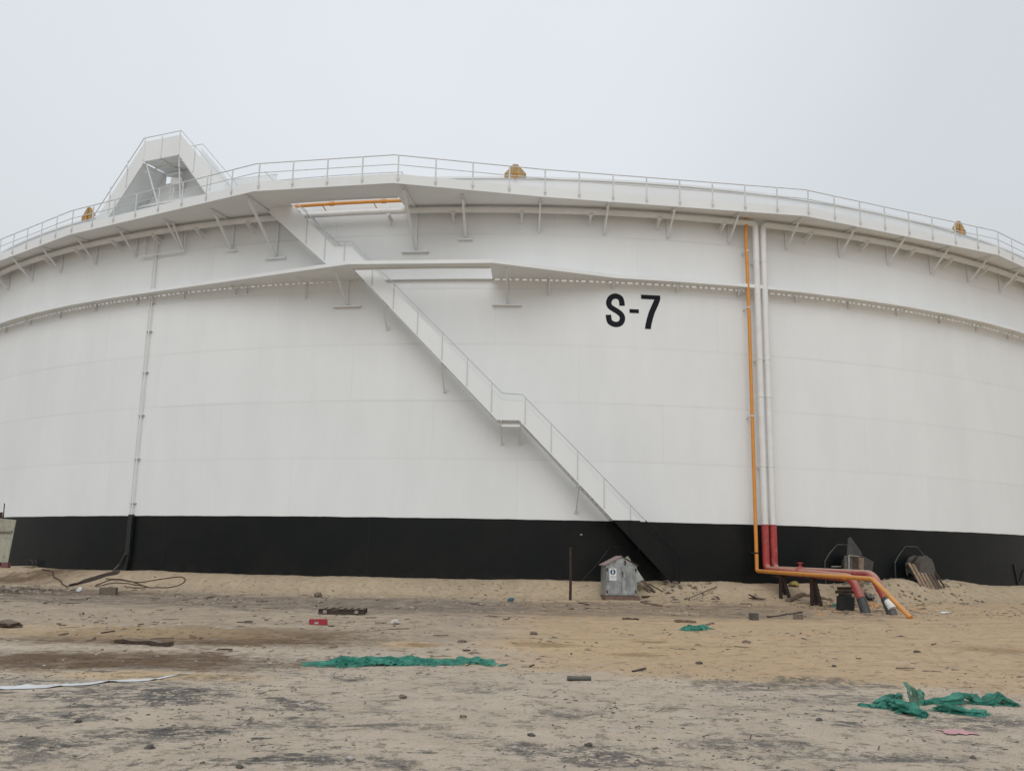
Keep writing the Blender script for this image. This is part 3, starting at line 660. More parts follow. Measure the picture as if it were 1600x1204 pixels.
b.box(P(-22.3, .05, 18.9), (.5, .25, .3)); b.obj('cable_riser', M_PAINT, acc)
b = B()
for q in ([(-27.8, 17.5), (-23.75, 17.5), (-23.75, PZ+.4), (-24.1, PZ+.3)], [(-23.75, 17.5), (-23.2, 17.5), (-23.2, 19.08), (-23.75, 19.08)], [(-23.2, 17.5), (-17.0, 17.5), (-20.8, PZ+.3), (-23.2, PZ+.4)], [(-23.75, 19.46), (-23.2, 19.36), (-23.2, PZ+.4), (-23.75, PZ+.4)]): panel(b, -.32, q)
b.obj('wind_panel', M_PAINT, acc, smooth=False)

# foam pourers on the rim: ochre hoods
def hood(a):
    b = B(); y0 = -(R+.10)
    poly = [(-.47, 17.96), (.47, 17.96), (.47, 18.12), (.09, 18.56), (-.09, 18.56), (-.47, 18.12)]
    b.prism([(x, y0, z) for x, z in poly], (0, .012, 0)); 
    for (x0, z0), (x1, z1) in zip(poly, poly[1:]+poly[:1]): b.bar((x0, y0+.06, z0), (x1, y0+.06, z1), .012, .12, up=(0, 1, 0))
    b.bar((0, y0-.03, 18.05), (0, y0-.03, 18.51), .05, .04, up=(0, 1, 0)); b.bar((-.46, y0-.012, 18.12), (.46, y0-.012, 18.12), .02, .03)
    h = b.obj('foam_pourer', M_GOLD, tank, rz=rad(a), smooth=False)
    b = B(); b.tube([(0, y0-.06, 17.88), (0, y0-.06, 18.10)], .04, 8); b.tube([(0, y0-.06, 18.08), (0, y0-.06, 18.11)], .07, 10); b.obj('inlet_pipe', M_ORANGE, h, rz=0)
for a in (-.42, 30.4, -30.3): hood(a)

# painted mark on the shell
def on_shell(s, z, off=.004): return P(math.degrees(s/R), off, z)
def stroke(pts, wd):
    b = B(); pts = [Vector((x, z)) for x, z in pts]; L, Rr = [], []
    for i, p in enumerate(pts):
        t = (pts[min(i+1, len(pts)-1)]-pts[max(i-1, 0)]).normalized(); n = Vector((-t.y, t.x))*wd/2
        L.append(p+n); Rr.append(p-n)
    b.grid([[on_shell(l.x, l.y, .004), on_shell(l.x, l.y, .008), on_shell(r.x, r.y, .008), on_shell(r.x, r.y, .004)] for l, r in zip(L, Rr)], len(pts), 4)
    return b
def catmull(p, n=8):
    p = [Vector(q) for q in p]; p = [p[0]*2-p[1]]+p+[p[-1]*2-p[-2]]; o = []
    for i in range(1, len(p)-2):
        for k in range(n):
            t = k/n; o.append(.5*((2*p[i])+(-p[i-1]+p[i+1])*t+(2*p[i-1]-5*p[i]+4*p[i+1]-p[i+2])*t*t+(-p[i-1]+3*p[i]-3*p[i+1]+p[i+2])*t**3))
    o.append(p[-2]); return o
lw = .235
sx, sz, sw, sh = 3.66, 11.36, .84, 1.49
S_ = [(.98, .665), (.955, .80), (.84, .94), (.50, 1.0), (.17, .93), (.02, .775), (.10, .63), (.34, .545), (.66, .455), (.92, .345), (1.0, .21), (.86, .055), (.50, 0.), (.13, .07), (.02, .21), (0, .33)]
pts = [(sx+lw/2+x*(sw-lw), sz+lw/2+y*(sh-lw)) for x, y in S_]
mark = empty('painted_mark', (0, 0, 0)); mark.parent = tank
stroke(catmull(pts), lw).obj('letter', M_LETTER, mark, smooth=False)
stroke([(4.69, 12.10), (4.9, 12.10), (5.1, 12.10)], .17).obj('dash', M_LETTER, mark, smooth=False)
b = B()
def shell_poly(b, rows):          # rows of (s_left, s_right, z)
    b.grid([[on_shell(l, z, .004), on_shell(l, z, .008), on_shell(l+(r-l)/2, z, .008), on_shell(r, z, .008), on_shell(r, z, .004)] for l, r, z in rows], len(rows), 5)
shell_poly(b, [(5.20, 6.05, 12.85), (5.20, 6.05, 12.68)]); shell_poly(b, [(5.20, 6.05, 12.68), (5.20, 6.04, 12.66)])
shell_poly(b, [(5.79, 6.045, 12.659), (5.67, 5.95, 12.4), (5.54, 5.81, 12.1), (5.45, 5.715, 11.8), (5.39, 5.65, 11.55), (5.36, 5.62, 11.34)])
b.obj('digit', M_LETTER, mark, smooth=False)

# manholes: octagonal pads, necks and covers
def manway(a, covered):
    e = empty('manhole', (0, 0, 0), rad(a)); e.parent = tank
    oc = [(-.34, 2.45), (.34, 2.45), (.78, 2.05), (1.02, 1.72), (1.02, .4), (-1.02, .4), (-1.02, 1.72), (-.78, 2.05)]
    def Q(x, o, z): return P(math.degrees(x/R), o, z)
    b = B()
    for (x0, z0), (x1, z1) in zip(oc, oc[1:]+oc[:1]): b.box8([Q(x0, .003, z0), Q(x1, .003, z1), Q(x1*.965, .003, z1-.03 if z1 > 1 else z1), Q(x0*.965, .003, z0-.03 if z0 > 1 else z0), Q(x0, .05, z0), Q(x1, .05, z1), Q(x1*.965, .05, z1-.03 if z1 > 1 else z1), Q(x0*.965, .05, z0-.03 if z0 > 1 else z0)])
    b.obj('pad_edge', M_PADEDGE, e, smooth=False)
    b = B(); b.prism([Q(x*.965, .003, z-.03) for x, z in oc], (0, -.035, 0)); b.obj('reinforcing_pad', M_PAINT, e, smooth=False)
    b = B(); b.tube([(0, -(R+.01), 1.55), (0, -(R+.5), 1.55)], .40, 28); b.obj('neck', M_GREYSHEET if covered else M_PAINT, e)
    b = B(); b.tube([(0, -(R+.44), 1.55), (0, -(R+.49), 1.55)], .50, 28); b.tube([(0, -(R+.495), 1.55), (0, -(R+.54), 1.55)], .50, 28)
    for i in range(16): t = i*math.pi/8; b.tube([(.45*math.cos(t), -(R+.42), 1.55+.45*math.sin(t)), (.45*math.cos(t), -(R+.575), 1.55+.45*math.sin(t))], .018, 6)
    b.obj('cover', M_GREYSHEET, e)
    return e
manway(19.05, False); manway(24.0, True)
b = B(); b.bar(P(34.0, .03, .7), P(33.7, .03, 1.75), .05, .05); b.bar(P(34.0, .03, .7), P(34.9, .03, 1.5), .05, .05); b.obj('anchor_brace', M_GREYSHEET, tank, smooth=False)
b = B(); b.box(P(0, .03, 2.60), (.09, .05, .06)); b.obj('nameplate', M_CONC, tank, rz=rad(3.5))

# ------------------------------------------------------------ pipes on the tank
def ringpts(a0, a1, off, z, step=1.0): return [W(a, off, z) for a in frange(a0, a1, step)]
def pipe_clamp(par, a, z, off, r, mat, rim=True):
    b = B(); c = W(a, off, z); t = Vector((math.cos(rad(a)), math.sin(rad(a)), 0)); o = Vector((math.sin(rad(a)), -math.cos(rad(a)), 0))
    b.tube([c+Vector((0, 0, -.03)), c+Vector((0, 0, .03))], r+.015, 14); b.bar(c, W(a, .01, z), .05, .06); b.bar(c-t*(r+.14), c+t*(r+.02), .03, .02)
    return b.obj('clamp', mat, par)
def pipe_shoe(par, a, off, z):
    b = B(); b.box(P(0, off*.5+.05, z-.20), (.12, off+.1, .05)); b.bar(P(0, off+.1, z-.22), P(0, .05, z-.46), .06, .05); b.box(P(0, off, z-.15), (.2, .1, .07))
    for x in (-.05, .05): b.box(P(0, off, z)+Vector((x, 0, 0)), (.012, .26, .26))
    return b.obj('pipe_shoe', M_WPIPE, par, rz=rad(a), smooth=False, loc=(0, D, 0))
RZ = 16.30
shoes = None
def riser(name, a, label, ring, end_s, bend_s, zb, ze, shoe_as):
    e = empty(name, (0, 0, 0)); tag(e, label, 'pipe', 'red and white water risers')
    c = W(a, .5, 0); o = Vector((math.sin(rad(a)), -math.cos(rad(a)), 0))
    b = B(); b.tube(rounded([W(a, .5, BAND_Z), W(a, .5, RZ)]+ring[:1], .38, 8)+ring[1:], .135, 16); b.obj('white_pipe', M_WPIPE, e, ang=60)
    p_b = c+o*(bend_s+.0); p_e = c+o*end_s
    mid = p_b.lerp(p_e, .60)
    top_z = 1.33
    path = rounded([W(a, .5, BAND_Z-.002), W(a, .5, top_z), at_z(p_b, zb), at_z(mid, zb+(ze-zb)*.60)], .33, 8)
    b = B(); b.tube(path, .15, 18); b.obj('red_pipe', M_RED, e, ang=60)
    b = B(); b.tube([at_z(mid, zb+(ze-zb)*.60), at_z(mid.lerp(p_e, 1.15), zb+(ze-zb)*.60+(ze-.2-zb-(ze-zb)*.60)*1.15)], [.165, .172], 18); wr = b.obj('tape_wrapping', M_WRAP, e, ang=60)
    for z in (8.55,):
        b = B(); b.tube([W(a, .5, z-.02), W(a, .5, z+.02)], .152, 16); b.obj('coupling', M_WPIPE, e)
    for z in (14.6, 10.2, 5.6): 
        b = B(); b.bar(W(a, .4, z), W(a, .01, z), .06, .1); b.tube([W(a, .5, z-.04), W(a, .5, z+.04)], .148, 16); b.obj('clamp', M_WPIPE, e)
    s0 = None
    for q in shoe_as:
        if s0 is None: s0 = pipe_shoe(e, q, .5, RZ)
        else: copy_part(s0, rad(q), e)
    return e, p_b, p_e
left_ring = ringpts(13.1, -58, .5, RZ); right_ring = ringpts(14.75, 60, .5, RZ)
rA = riser('water_riser', 13.66, 'white riser with red foot beside the orange pipe, its ring running left below the gangway', left_ring, 6.8, 5.98, 1.14, .0,
           [11.7+4.02*0, 7.85, 3.9, 0.0, -3.9, -7.6, -16.3, -19.9, -23.2, -26.6, -30.2, -33.6, -37.0, -40.5, -44])
rB = riser('water_riser', 14.14, 'right-hand white riser with red foot, its ring pipe running right under the gangway', right_ring, 7.64, 6.57, 1.27, .0,
           [17.3, 21.3, 25.0, 28.4, 32.0, 35.5, 39.5, 43])
b = B(); q = rB[1].lerp(rB[2], .72); 
b.tube([at_z(q, .33)+Vector((-.02, -.03, .10)), at_z(rB[1].lerp(rB[2], .92), .08)+Vector((-.02, -.03, .10))], .135, 10); b.obj('torn_wrap_patch', M_WHITE, rB[0])
# flanges and a little valve on the horizontal run of the red pipes
for e, a, s1 in ((rA[0], 13.66, 2.6), (rB[0], 14.14, 2.0)):
    o = Vector((math.sin(rad(a)), -math.cos(rad(a)), 0)); c = W(a, .5, 1.31)+o*s1
    b = B(); b.tube([c-o*.03+Vector((0, 0, -.01)), c+o*.03+Vector((0, 0, -.01))], .20, 16); b.obj('flange', M_RAIL_PINK, e)
    b = B(); b.tube([c+Vector((0, 0, .12)), c+Vector((0, 0, .34))], .035, 8); b.tube([c+Vector((0, 0, .30)), c+Vector((0, 0, .33))], .11, 12); b.obj('valve', M_RED, e)

e = empty('foam_pipe', (0, 0, 0)); tag(e, 'slim orange pipe climbing the tank beside the white risers, then running out to the sand', 'pipe')
a = 13.1; o = Vector((math.sin(rad(a)), -math.cos(rad(a)), 0)); c0 = W(a, .5, 0); bs = c0+o*7.9; es = c0+o*9.75
b = B(); b.tube(rounded([W(12.95, .55, 16.74), W(13.12, .53, 16.4), W(13.05, .5, 15.9), W(a, .5, 12), W(a, .5, 1.27), at_z(bs, 1.15), at_z(es, .03)], .12, 6), .078, 14); b.obj('orange_pipe', M_ORANGE, e, ang=60)
b = B(); b.tube(ringpts(12.95, -16, .55, 16.74), .075, 12); b.obj('orange_ring', M_ORANGE, e, ang=60)
for z in (12.45, 7.7, 2.0, 15.0): pipe_clamp(e, a, z, .5, .078, M_RAIL if z > 3 else M_DARKRUST)
for t in (.80,):
    c = at_z(c0.lerp(bs, t), 1.27+(1.15-1.27)*t); b = B(); b.tube([c-o*.09, c+o*.09], .105, 14); b.obj('coupling', M_ORANGE, e)
for a_ in (-7.9, -11.0): 
    b = B(); b.tube([W(a_-.12, .55, 16.74), W(a_+.12, .55, 16.74)], .1, 12); b.bar(W(a_-.6, .55, 16.70), W(a_-.6, .03, 16.6), .03, .04); b.obj('clamp', M_ORANGE, e)

e = empty('conduit', (0, 0, 0)); tag(e, 'pair of thin white conduits down the left of the tank with a black foot', 'conduit')
for da in (-.09, .09):
    b = B(); b.tube([W(-23.5+da, .13, 3.15), W(-23.5+da, .13, 8), W(-23.5+da, .13, 16.45)], .028, 8); b.obj('conduit_pipe', M_WPIPE, e)
for z in (13.0, 11.65, 9.71, 7.72, 5.73, 3.74, 15.4):
    b = B(); b.box(W(-23.5, .07, z), (.34, .13, .04), rz=rad(-23.5)); b.obj('clamp', M_RAIL, e)
b = B(); b.prism([W(-23.66, .01, 3.22), W(-23.34, .01, 3.22), W(-23.34, .01, 1.3), W(-23.5, .01, .6), W(-23.75, .01, .6), W(-23.66, .01, 1.4)], (-.04, -.16, 0))
b.tube([W(-23.5, .2, 1.5), W(-23.75, .3, 1.0), W(-24.0, .55, .62)], .07, 8); b.obj('foot_cover', M_BLACKBOX, e, smooth=False)
b = B()
for a_ in (-24.4, -21.2): b.bar(W(a_, .14, 16.4), W(a_, .14, 15.3), .05, .05, up=(0, 1, 0))
b.bar(W(-24.75, .2, 15.32), W(-21.1, .2, 15.32), .05, .05); b.bar(W(-21.2, .14, 15.3), W(-21.2, 1.0, 16.4), .06, .06); b.obj('conduit_frame', M_PAINT, e, smooth=False)

# trestles and block under the horizontal run
def trestle(px_s, label):
    o = Vector((math.sin(rad(13.7)), -math.cos(rad(13.7)), 0)); c = W(13.7, .5, 0)+o*px_s; zt = 1.13
    g = ground_z(c.x, c.y); e = empty('pipe_trestle', (c.x, c.y, g), rad(13.7)); tag(e, label, 'trestle', 'pipe trestles under the red pipes')
    b = B(); b.bar((-.45, 0, zt-g-.04), (.5, 0, zt-g-.04), .09, .07); b.obj('cross_beam', M_DARKRUST, e, smooth=False)
    for x0, x1, y0, y1 in ((-.12, -.18, -.03, -.1), (.02, .22, .06, .25), (-.02, .12, -.04, -.25)):
        b = B(); b.bar((x0, y0, zt-g-.08), (x1, y1, -.06), .12, .08, up=(0, 1, 0)); b.obj('leg', M_DARKRUST, e, smooth=False)
trestle(1.25, 'dark rusty trestle under the red pipes close to the tank wall'); trestle(3.5, 'dark rusty trestle under the middle of the red pipe run')
o = Vector((math.sin(rad(13.7)), -math.cos(rad(13.7)), 0)); c = W(13.8, .5, 0)+o*5.35; g = ground_z(c.x, c.y)
e = empty('support_block', (c.x, c.y, g), rad(10)); tag(e, 'black cube block propping the red pipes before they dive', 'support block')
b = B(); b.box((0, 0, .24), (.46, .42, .50), tilt=Matrix.Rotation(rad(4), 3, 'Y')); b.box((.03, .05, .5), (.34, .3, .16), rz=.3); b.obj('block', M_BLACKBOX, e, smooth=False)
b = B(); b.box((0, .02, .64), (.66, .12, .10)); b.box((0, .02, .76), (.5, .12, .12)); b.obj('saddle', M_DARKRUST, e, smooth=False)

# ------------------------------------------------------------ things on the sand
def facing(p): return math.atan2(-p.x, p.y)
def simple_thing(name, label, cat, b, mat, loc, rz=0, group=None, smooth=False, ang=35):
    ob = b.obj(name, mat, None, loc=loc, rz=rz, smooth=smooth, ang=ang); tag(ob, label, cat, group); return ob

# galvanised cabinet with a pitched roof
p = gp(967, 936); e = empty('metal_cabinet', p, rad(8)); tag(e, 'dented galvanised cabinet with gable roof and two doors, in front of the stair foot', 'cabinet')
CW, CD, CH = 1.22, .78, 1.12; z0 = .16
b = B(); b.box((0, 0, z0+CH/2), (CW, CD, CH)); b.obj('body', M_GALV, e, smooth=False)
for s in (-1, 1):
    b = B(); b.box((s*(CW-.10)/4, -CD/2-.014, z0+CH/2+.01), ((CW-.14)/2, .022, CH-.06)); dr = b.obj('door', M_GALV, e, smooth=False)
    b = B()
    for zz in (.14, CH-.16): b.box((s*(CW/2-.055), -CD/2-.034, z0+zz), (.06, .018, .11))
    b.obj('hinge', M_RUST, dr, smooth=False)
    if s > 0: b = B(); b.box((.05, -CD/2-.04, z0+.78), (.025, .03, .2)); b.obj('handle', M_DARKRUST, dr, smooth=False)
b = B(); yf = -CD/2-.001
b.prism([(-CW/2, yf, z0+CH+.002), (CW/2, yf, z0+CH+.002), (0, yf, z0+CH+.33)], (0, CD, 0)); b.obj('gable', M_GALV, e, smooth=False)
for s in (-1, 1):
    b = B(); b.prism([(0, -CD/2-.07, z0+CH+.335), (s*(CW/2+.07), -CD/2-.07, z0+CH-.01), (s*(CW/2+.07), -CD/2-.07, z0+CH+.012), (0, -CD/2-.07, z0+CH+.36)], (0, CD+.12, 0)); b.obj('roof', M_ROOFPINK if s < 0 else M_RUST, e, smooth=False)
b = B(); b.tube([(.14, -CD/2-.02, z0+CH+.16), (.14, -CD/2-.07, z0+CH+.14), (.14, -CD/2-.07, z0+CH+.02)], .035, 8); b.obj('lamp_bracket', M_RUST, e)
b = B(); b.box((.02, -.02, .06), (CW+.12, CD+.14, .17)); b.obj('base_plinth', simple('brown_plinth', (.16, .10, .075), .9, 0, .2, 8, (.28, .22, .17), .5), e, smooth=False)
yd = -CD/2-.0275
b = B(); b.box((-.335, yd, z0+.78), (.27, .004, .44)); sg = b.obj('warning_sign', M_SIGNWHITE, e, smooth=False)
b = B(); b.tube([(-.335, yd-.002, z0+.87), (-.335, yd-.005, z0+.87)], .105, 24); b.obj('sign_disc', M_SIGNBLUE, sg)
b = B(); b.tube([(-.335, yd-.005, z0+.915), (-.335, yd-.008, z0+.915)], .028, 12); b.prism([(-.365, yd-.005, z0+.885), (-.305, yd-.005, z0+.885), (-.312, yd-.005, z0+.80), (-.358, yd-.005, z0+.80)], (0, -.003, 0)); b.obj('sign_figure', M_SIGNWHITE, sg)
b = B()
for zz, segs in ((.715, (.05, .03, .06, .04)), (.675, (.04, .06, .03, .05)), (.625, (.07, .05, .06))):
    x = -.44
    for k in segs: b.box((x+k/2, yd-.003, z0+zz), (k, .002, .018)); x += k+.012
b.obj('sign_text', M_SIGNGREY, sg, smooth=False)

# sheet and lengths leaning behind the cabinet
def poly_sheet(name, label, cat, pts, th, mat, group=None):
    P3 = [Vector(q) for q in pts]; n = (P3[1]-P3[0]).cross(P3[2]-P3[0]).normalized()*th; c = P3[0].copy()
    b = B(); b.prism([q-c for q in P3], n); ob = b.obj(name, mat, None, loc=c, smooth=False); tag(ob, label, cat, group); return ob
def atd(px, py, y): d = ray(px, py); return Vector((0, 0, EYE))+d*(y/d.y)
poly_sheet('metal_sheet', 'pale bent metal sheet leaning behind the cabinet roof', 'metal sheet', [atd(966, 877, 37.0), atd(981, 868, 37.3), atd(1006, 905, 36.6), atd(990, 912, 36.4), atd(972, 900, 36.6)], .012, M_PALESHEET)
def stick(name, label, cat, p0, p1, w_, h_, mat, group=None):
    p0, p1 = Vector(p0), Vector(p1); c = (p0+p1)/2; b = B(); n = 6
    prev = None
    for i in range(n):
        q0 = p0.lerp(p1, i/n); q1 = p0.lerp(p1, (i+1)/n); 
        j0 = Vector((0, 0, .25*h_*math.sin(i*2.3+p0.x))); j1 = Vector((0, 0, .25*h_*math.sin((i+1)*2.3+p0.x)))
        b.bar(q0+j0-c, q1+j1-c+(q1-q0)*.01, w_*(1+.12*math.sin(i*1.7)), h_)
    return simple_thing(name, label, cat, b, mat, c, group=group)
stick('wooden_plank', 'weathered plank leaning down beside the cabinet, pale at its top', 'plank', atd(994, 892, 37.0), gp(1016, 925), .12, .05, M_WOOD)
stick('wooden_plank', 'dark plank leaning behind the pale-topped one by the cabinet', 'plank', atd(1003, 905, 37.0), gp(1024, 925), .14, .05, M_WOODDARK)
stick('thin_rod', 'thin brown rod lying on the sand right of the leaning planks', 'rod', gp(1013, 913)+Vector((0, 0, .05)), gp(1036, 925)+Vector((0, 0, .03)), .03, .03, M_RUST)
b = B(); q = gp(1018, 933); b.prism([(-.5, -.25, .0), (0, .1, 0), (-.1, .3, .0), (-.12, .22, 0), (-.2, .1, 0)], (0, 0, .06)); 
simple_thing('bent_angle_iron', 'bent rusty angle iron lying against the right of the cabinet plinth', 'scrap iron', b, M_DARKRUST, q, rad(10))
# cable loop leaning behind
b = B(); b.tube([atd(968, 854, 38.0), atd(960, 855.5, 37.95), atd(954, 854, 37.9), atd(949, 860, 37.5), atd(938, 875, 37.2), gp(909, 908)+Vector((0, 0, .02))], .016, 6)
simple_thing('steel_cable', 'thin grey cable bent from the black band down to the sand left of the cabinet', 'cable', b, M_GREYSHEET, (0, 0, 0), smooth=True)
# rusty post
p = gp(891, 937); b = B(); b.tube([(0, 0, -.2), (.01, 0, .9), (0, 0, 1.86)], [.052, .05, .048], 10); b.tube([(0, 0, 1.84), (0, 0, 1.93)], .062, 10)
simple_thing('steel_post', 'rusty steel tube post standing in the sand left of the cabinet', 'post', b, M_DARKRUST, p, smooth=True)

# stuff at the manholes
def pallet(name_label, loc, rz, tilt, mat, n=5, size=(1.2, .95), group=None, name='wooden_pallet'):
    e = empty(name, loc, 0); e.rotation_euler = (tilt, 0, rz) if not isinstance(tilt, tuple) else (tilt[0], tilt[1], rz)
    tag(e, name_label, 'pallet', group)
    Wd, L = size
    for i in range(n):
        y = L*(i+.5)/n; b = B(); b.box((0, y, .13), (Wd, L/n*.62, .022)); b.obj('deck_board', mat, e, smooth=False)
    for x in (-Wd/2+.05, 0, Wd/2-.05): 
        b = B(); b.box((x, L/2, .07), (.09, L, .095)); b.obj('stringer', mat, e, smooth=False)
    for y in (.06, L-.06): b = B(); b.box((0, y, .011), (Wd, .1, .022)); b.obj('bottom_board', mat, e, smooth=False)
    return e
q = gp(1457, 920)
e = empty('wooden_pallet', q, 0); tag(e, 'weathered pallet leaning on the covered manhole at the far right', 'pallet')
up_ = (atd(1434, 879, q.y+.75)-q); upn = up_.normalized(); ac = Vector((math.cos(rad(24)), math.sin(rad(24)), 0)); nn = ac.cross(upn).normalized()
def LP(u, v, w_): return ac*u+upn*v+nn*w_
for i in range(6):
    u = -.52+i*.205; b = B(); b.bar(LP(u, -.05, .0), LP(u+.0, 1.34-.05*(i%3), .0), .15, .022, up=nn); b.obj('deck_board', M_PALLET if i < 4 else M_WOODDARK, e, smooth=False)
for v in (.12, .62, 1.15):
    b = B(); b.bar(LP(-.58, v, -.07), LP(.56, v, -.07), .08, .10, up=nn); b.obj('stringer', M_WOODDARK, e, smooth=False)
stick('wooden_plank', 'short dark plank end leaning at the right edge of the leaning pallet', 'plank', gp(1476, 919)+Vector((0, 0, .06)), atd(1461, 893, q.y+.4), .13, .07, M_WOODDARK)
# tarp over the second manhole
b = B(); nu, nv = 13, 9; rows = []
for i in range(nu):
    t = math.pi*(i/(nu-1)); row = []
    for j in range(nv):
        s = j/(nv-1); rr2 = .43+.05*noise.noise(Vector((i*.7, j*.6, 2)))+.03*math.sin(i*2.1+j)
        x = -math.cos(t)*rr2*(1+.05*s); z = 1.58+math.sin(t)*rr2; 
        if i in (0, nu-1): z -= .35+.1*math.sin(j*2)
        row.append(P(24.05, 0, 0)+Vector((math.cos(rad(24))*x, math.sin(rad(24))*x, 0))+Vector((math.sin(rad(24)), -math.cos(rad(24)), 0))*(.03+s*.78)+Vector((0, D, z)))
    rows.append(row)
b.grid(rows, nu, nv); cc = W(24.05, .4, 1.0)
b.add([rows[i][nv-1] for i in range(nu)], [tuple(range(nu))])
b.v = [tuple(Vector(v)-cc) for v in b.v]; simple_thing('tarp_cover', 'stiff grey tarp draped over the right manhole behind the leaning pallet', 'tarp', b, M_TARP, cc, smooth=True, ang=70)
# pile at the first manhole
poly_sheet('metal_sheet', 'dark grey pointed metal sheet standing against the black band behind the red pipes', 'metal sheet', [atd(1321, 905, 37.4), atd(1325, 840, 38.3), atd(1329, 838, 38.35), atd(1346, 862, 38.1), atd(1352, 908, 37.3)], .015, M_GREYSHEET)
poly_sheet('wooden_board', 'brown board leaning right of the pointed grey sheet', 'board', [atd(1340, 908, 37.2), atd(1345, 866, 37.9), atd(1365, 877, 38.1), atd(1361, 908, 37.5)], .02, M_BROWNSHEET)
def rack(label, x0, x1, y0, y1, dist, mat):
    e = empty('upright_pallet', gp((x0+x1)/2, 912), 0); c = Vector(e.location); tag(e, label, 'pallet', 'pallets stacked on edge behind the pipes')
    n = 5
    for i in range(n):
        x = x0+(x1-x0)*(i+.5)/n; b = B(); b.bar(atd(x, y1, dist-.25)-c, atd(x, y0, dist)-c, .09, .025, up=(0, 1, 0)); b.obj('deck_board', mat, e, smooth=False)
    for k in (.06, .5, .94):
        y = y0+(y1-y0)*k; b = B(); b.bar(atd(x0, y, dist+.06-.25*k)-c, atd(x1, y, dist+.06-.25*k)-c, .08, .09); b.obj('stringer', M_WOODDARK, e, smooth=False)
rack('worn grey pallet on edge nearest the manhole ring', 1320, 1331, 868, 912, 36.8, M_TARP)
rack('dark pallet on edge in the middle of the pile', 1330, 1341, 869, 912, 36.9, M_WOODDARK)
rack('pallet on edge with a pale right side', 1338, 1349, 871, 912, 37.0, M_WOOD)
b = B(); c = atd(1335, 868, 36.7); b.bar(atd(1326, 867, 36.7)-c, atd(1344, 869, 36.7)-c, .07, .035); b.bar(atd(1326.5, 868, 36.68)-c, atd(1327, 903, 36.5)-c, .05, .04); b.bar(atd(1299, 884.5, 36.9)-c, atd(1314, 884.5, 36.9)-c, .05, .04)
simple_thing('angle_iron_frame', 'light grey angle-iron frame across the top of the upright pallets', 'frame', b, M_IRONFRAME, c)  # plain steel frame of angle-iron bars
# small scrap under the pipes
for px, py, px2, py2, label, m_, wd in (
    (1230, 940, 1256, 928, 'grey board lying slanted beneath the second trestle', M_WOOD, .16),
    (1240, 943, 1284, 939, 'pale broken plank on the sand in front of the second trestle', M_WOODPALE, .15),
    (1257, 930, 1300, 938, 'long grey-brown board sloping towards the black block', M_WOOD, .14),
    (1200, 965, 1252, 957, 'thin dark lath lying left of the brown brick', M_WOODDARK, .09),
    (1002, 941, 1034, 947, 'short brown timber right of the cabinet plinth', M_WOOD, .10),
    (1042, 961, 1090, 961, 'flat board, half white and half brown, in the grey debris belt', M_WOODPALE, .16),
    (1056, 971, 1085, 973, 'short weathered batten just left of the small green scrap', M_WOOD, .12),
    (182, 1004, 267, 1009, 'long grey timber lying on the brown-stained sand at the left', M_WOODDARK, .125),
    (973, 967, 998, 968, 'dark narrow batten in the debris belt below the cabinet', M_WOODDARK, .08),
    (905, 942, 919, 945, 'small brown stick left of the cabinet base', M_WOODDARK, .08),
    (1104, 977, 1114, 974, 'brown stub of wood touching the small green scrap', M_WOOD, .07)):
    up_z = Vector((0, 0, wd*.28)); stick('wooden_board' if wd > .12 else 'wooden_batten', label, 'board', gp(px, py)+up_z, gp(px2, py2)+up_z, wd, wd*.5, m_)
b = B(); q0 = gp(1077, 938); q1 = gp(1120, 919); b.tube([Vector((0, 0, -.02)), Vector((0, 0, .10)), q1-q0+Vector((0, 0, .07))], .022, 6)
simple_thing('bent_rod', 'long rusty rod with a hooked end lying on the berm right of the cabinet', 'rod', b, M_RUST, q0, smooth=True)
b = B()
for k in range(5):
    t = k*1.3; b.bar((0, 0, .06), (.42*math.cos(t), .42*math.sin(t), .03+.16*(k % 2)), .08, .03)
simple_thing('twisted_scrap', 'dark twisted scrap like a star on the berm below the orange pipe', 'scrap', b, M_DARKRUST, gp(1180, 936))

# flat pallet, crate, litter in the middle distance
q = gp(533, 960); e = empty('wooden_pallet', q, rad(3)); tag(e, 'dark flat pallet half sunk in the sand behind the red crate', 'pallet')
for yy in (0, .45, .85):
    b = B(); b.box((0, yy, .075), (1.24, .09, .12)); b.obj('stringer', M_WOODDARK, e, smooth=False)
for x in (-.44, .42): b = B(); b.box((x, -.052, .08), (.10, .02, .085)); b.obj('bearer_end', M_CONC, e, smooth=False)
for x in [-.55+.18*i for i in range(7)]:
    if abs(x+.19) < .06: continue
    b = B(); b.box((x, .42, .147), (.12, 1.0, .02)); b.obj('deck_board', M_WOODDARK, e, smooth=False)
q = gp(497, 975); e = empty('plastic_crate', q, rad(14)); tag(e, 'small red plastic crate lying on its side in front of the dark pallet', 'crate')
b = B(); L_, W_, H_ = .40, .26, .115
b.box((0, 0, .012), (L_, W_, .02)); b.box((0, W_/2, H_/2), (L_, .02, H_)); b.obj('crate_floor', M_CRATE, e, smooth=False)
for s in (-1, 1): b = B(); b.box((s*L_/2, 0, H_/2), (.02, W_+.02, H_)); b.obj('end_wall', M_CRATE, e, smooth=False)
b = B(); b.box((-L_/2+.05, -W_/2, H_/2), (.10, .02, H_)); b.box((L_/2-.10, -W_/2, H_/2), (.19, .02, H_)); b.box((-.02, -W_/2, H_-.02), (.24, .018, .045)); b.obj('front_wall', M_CRATE, e, smooth=False)
b = B(); b.box((-.04, -W_/2+.04, .04), (.11, .04, .06)); b.obj('white_lining', M_PLASTIC, e, smooth=False)
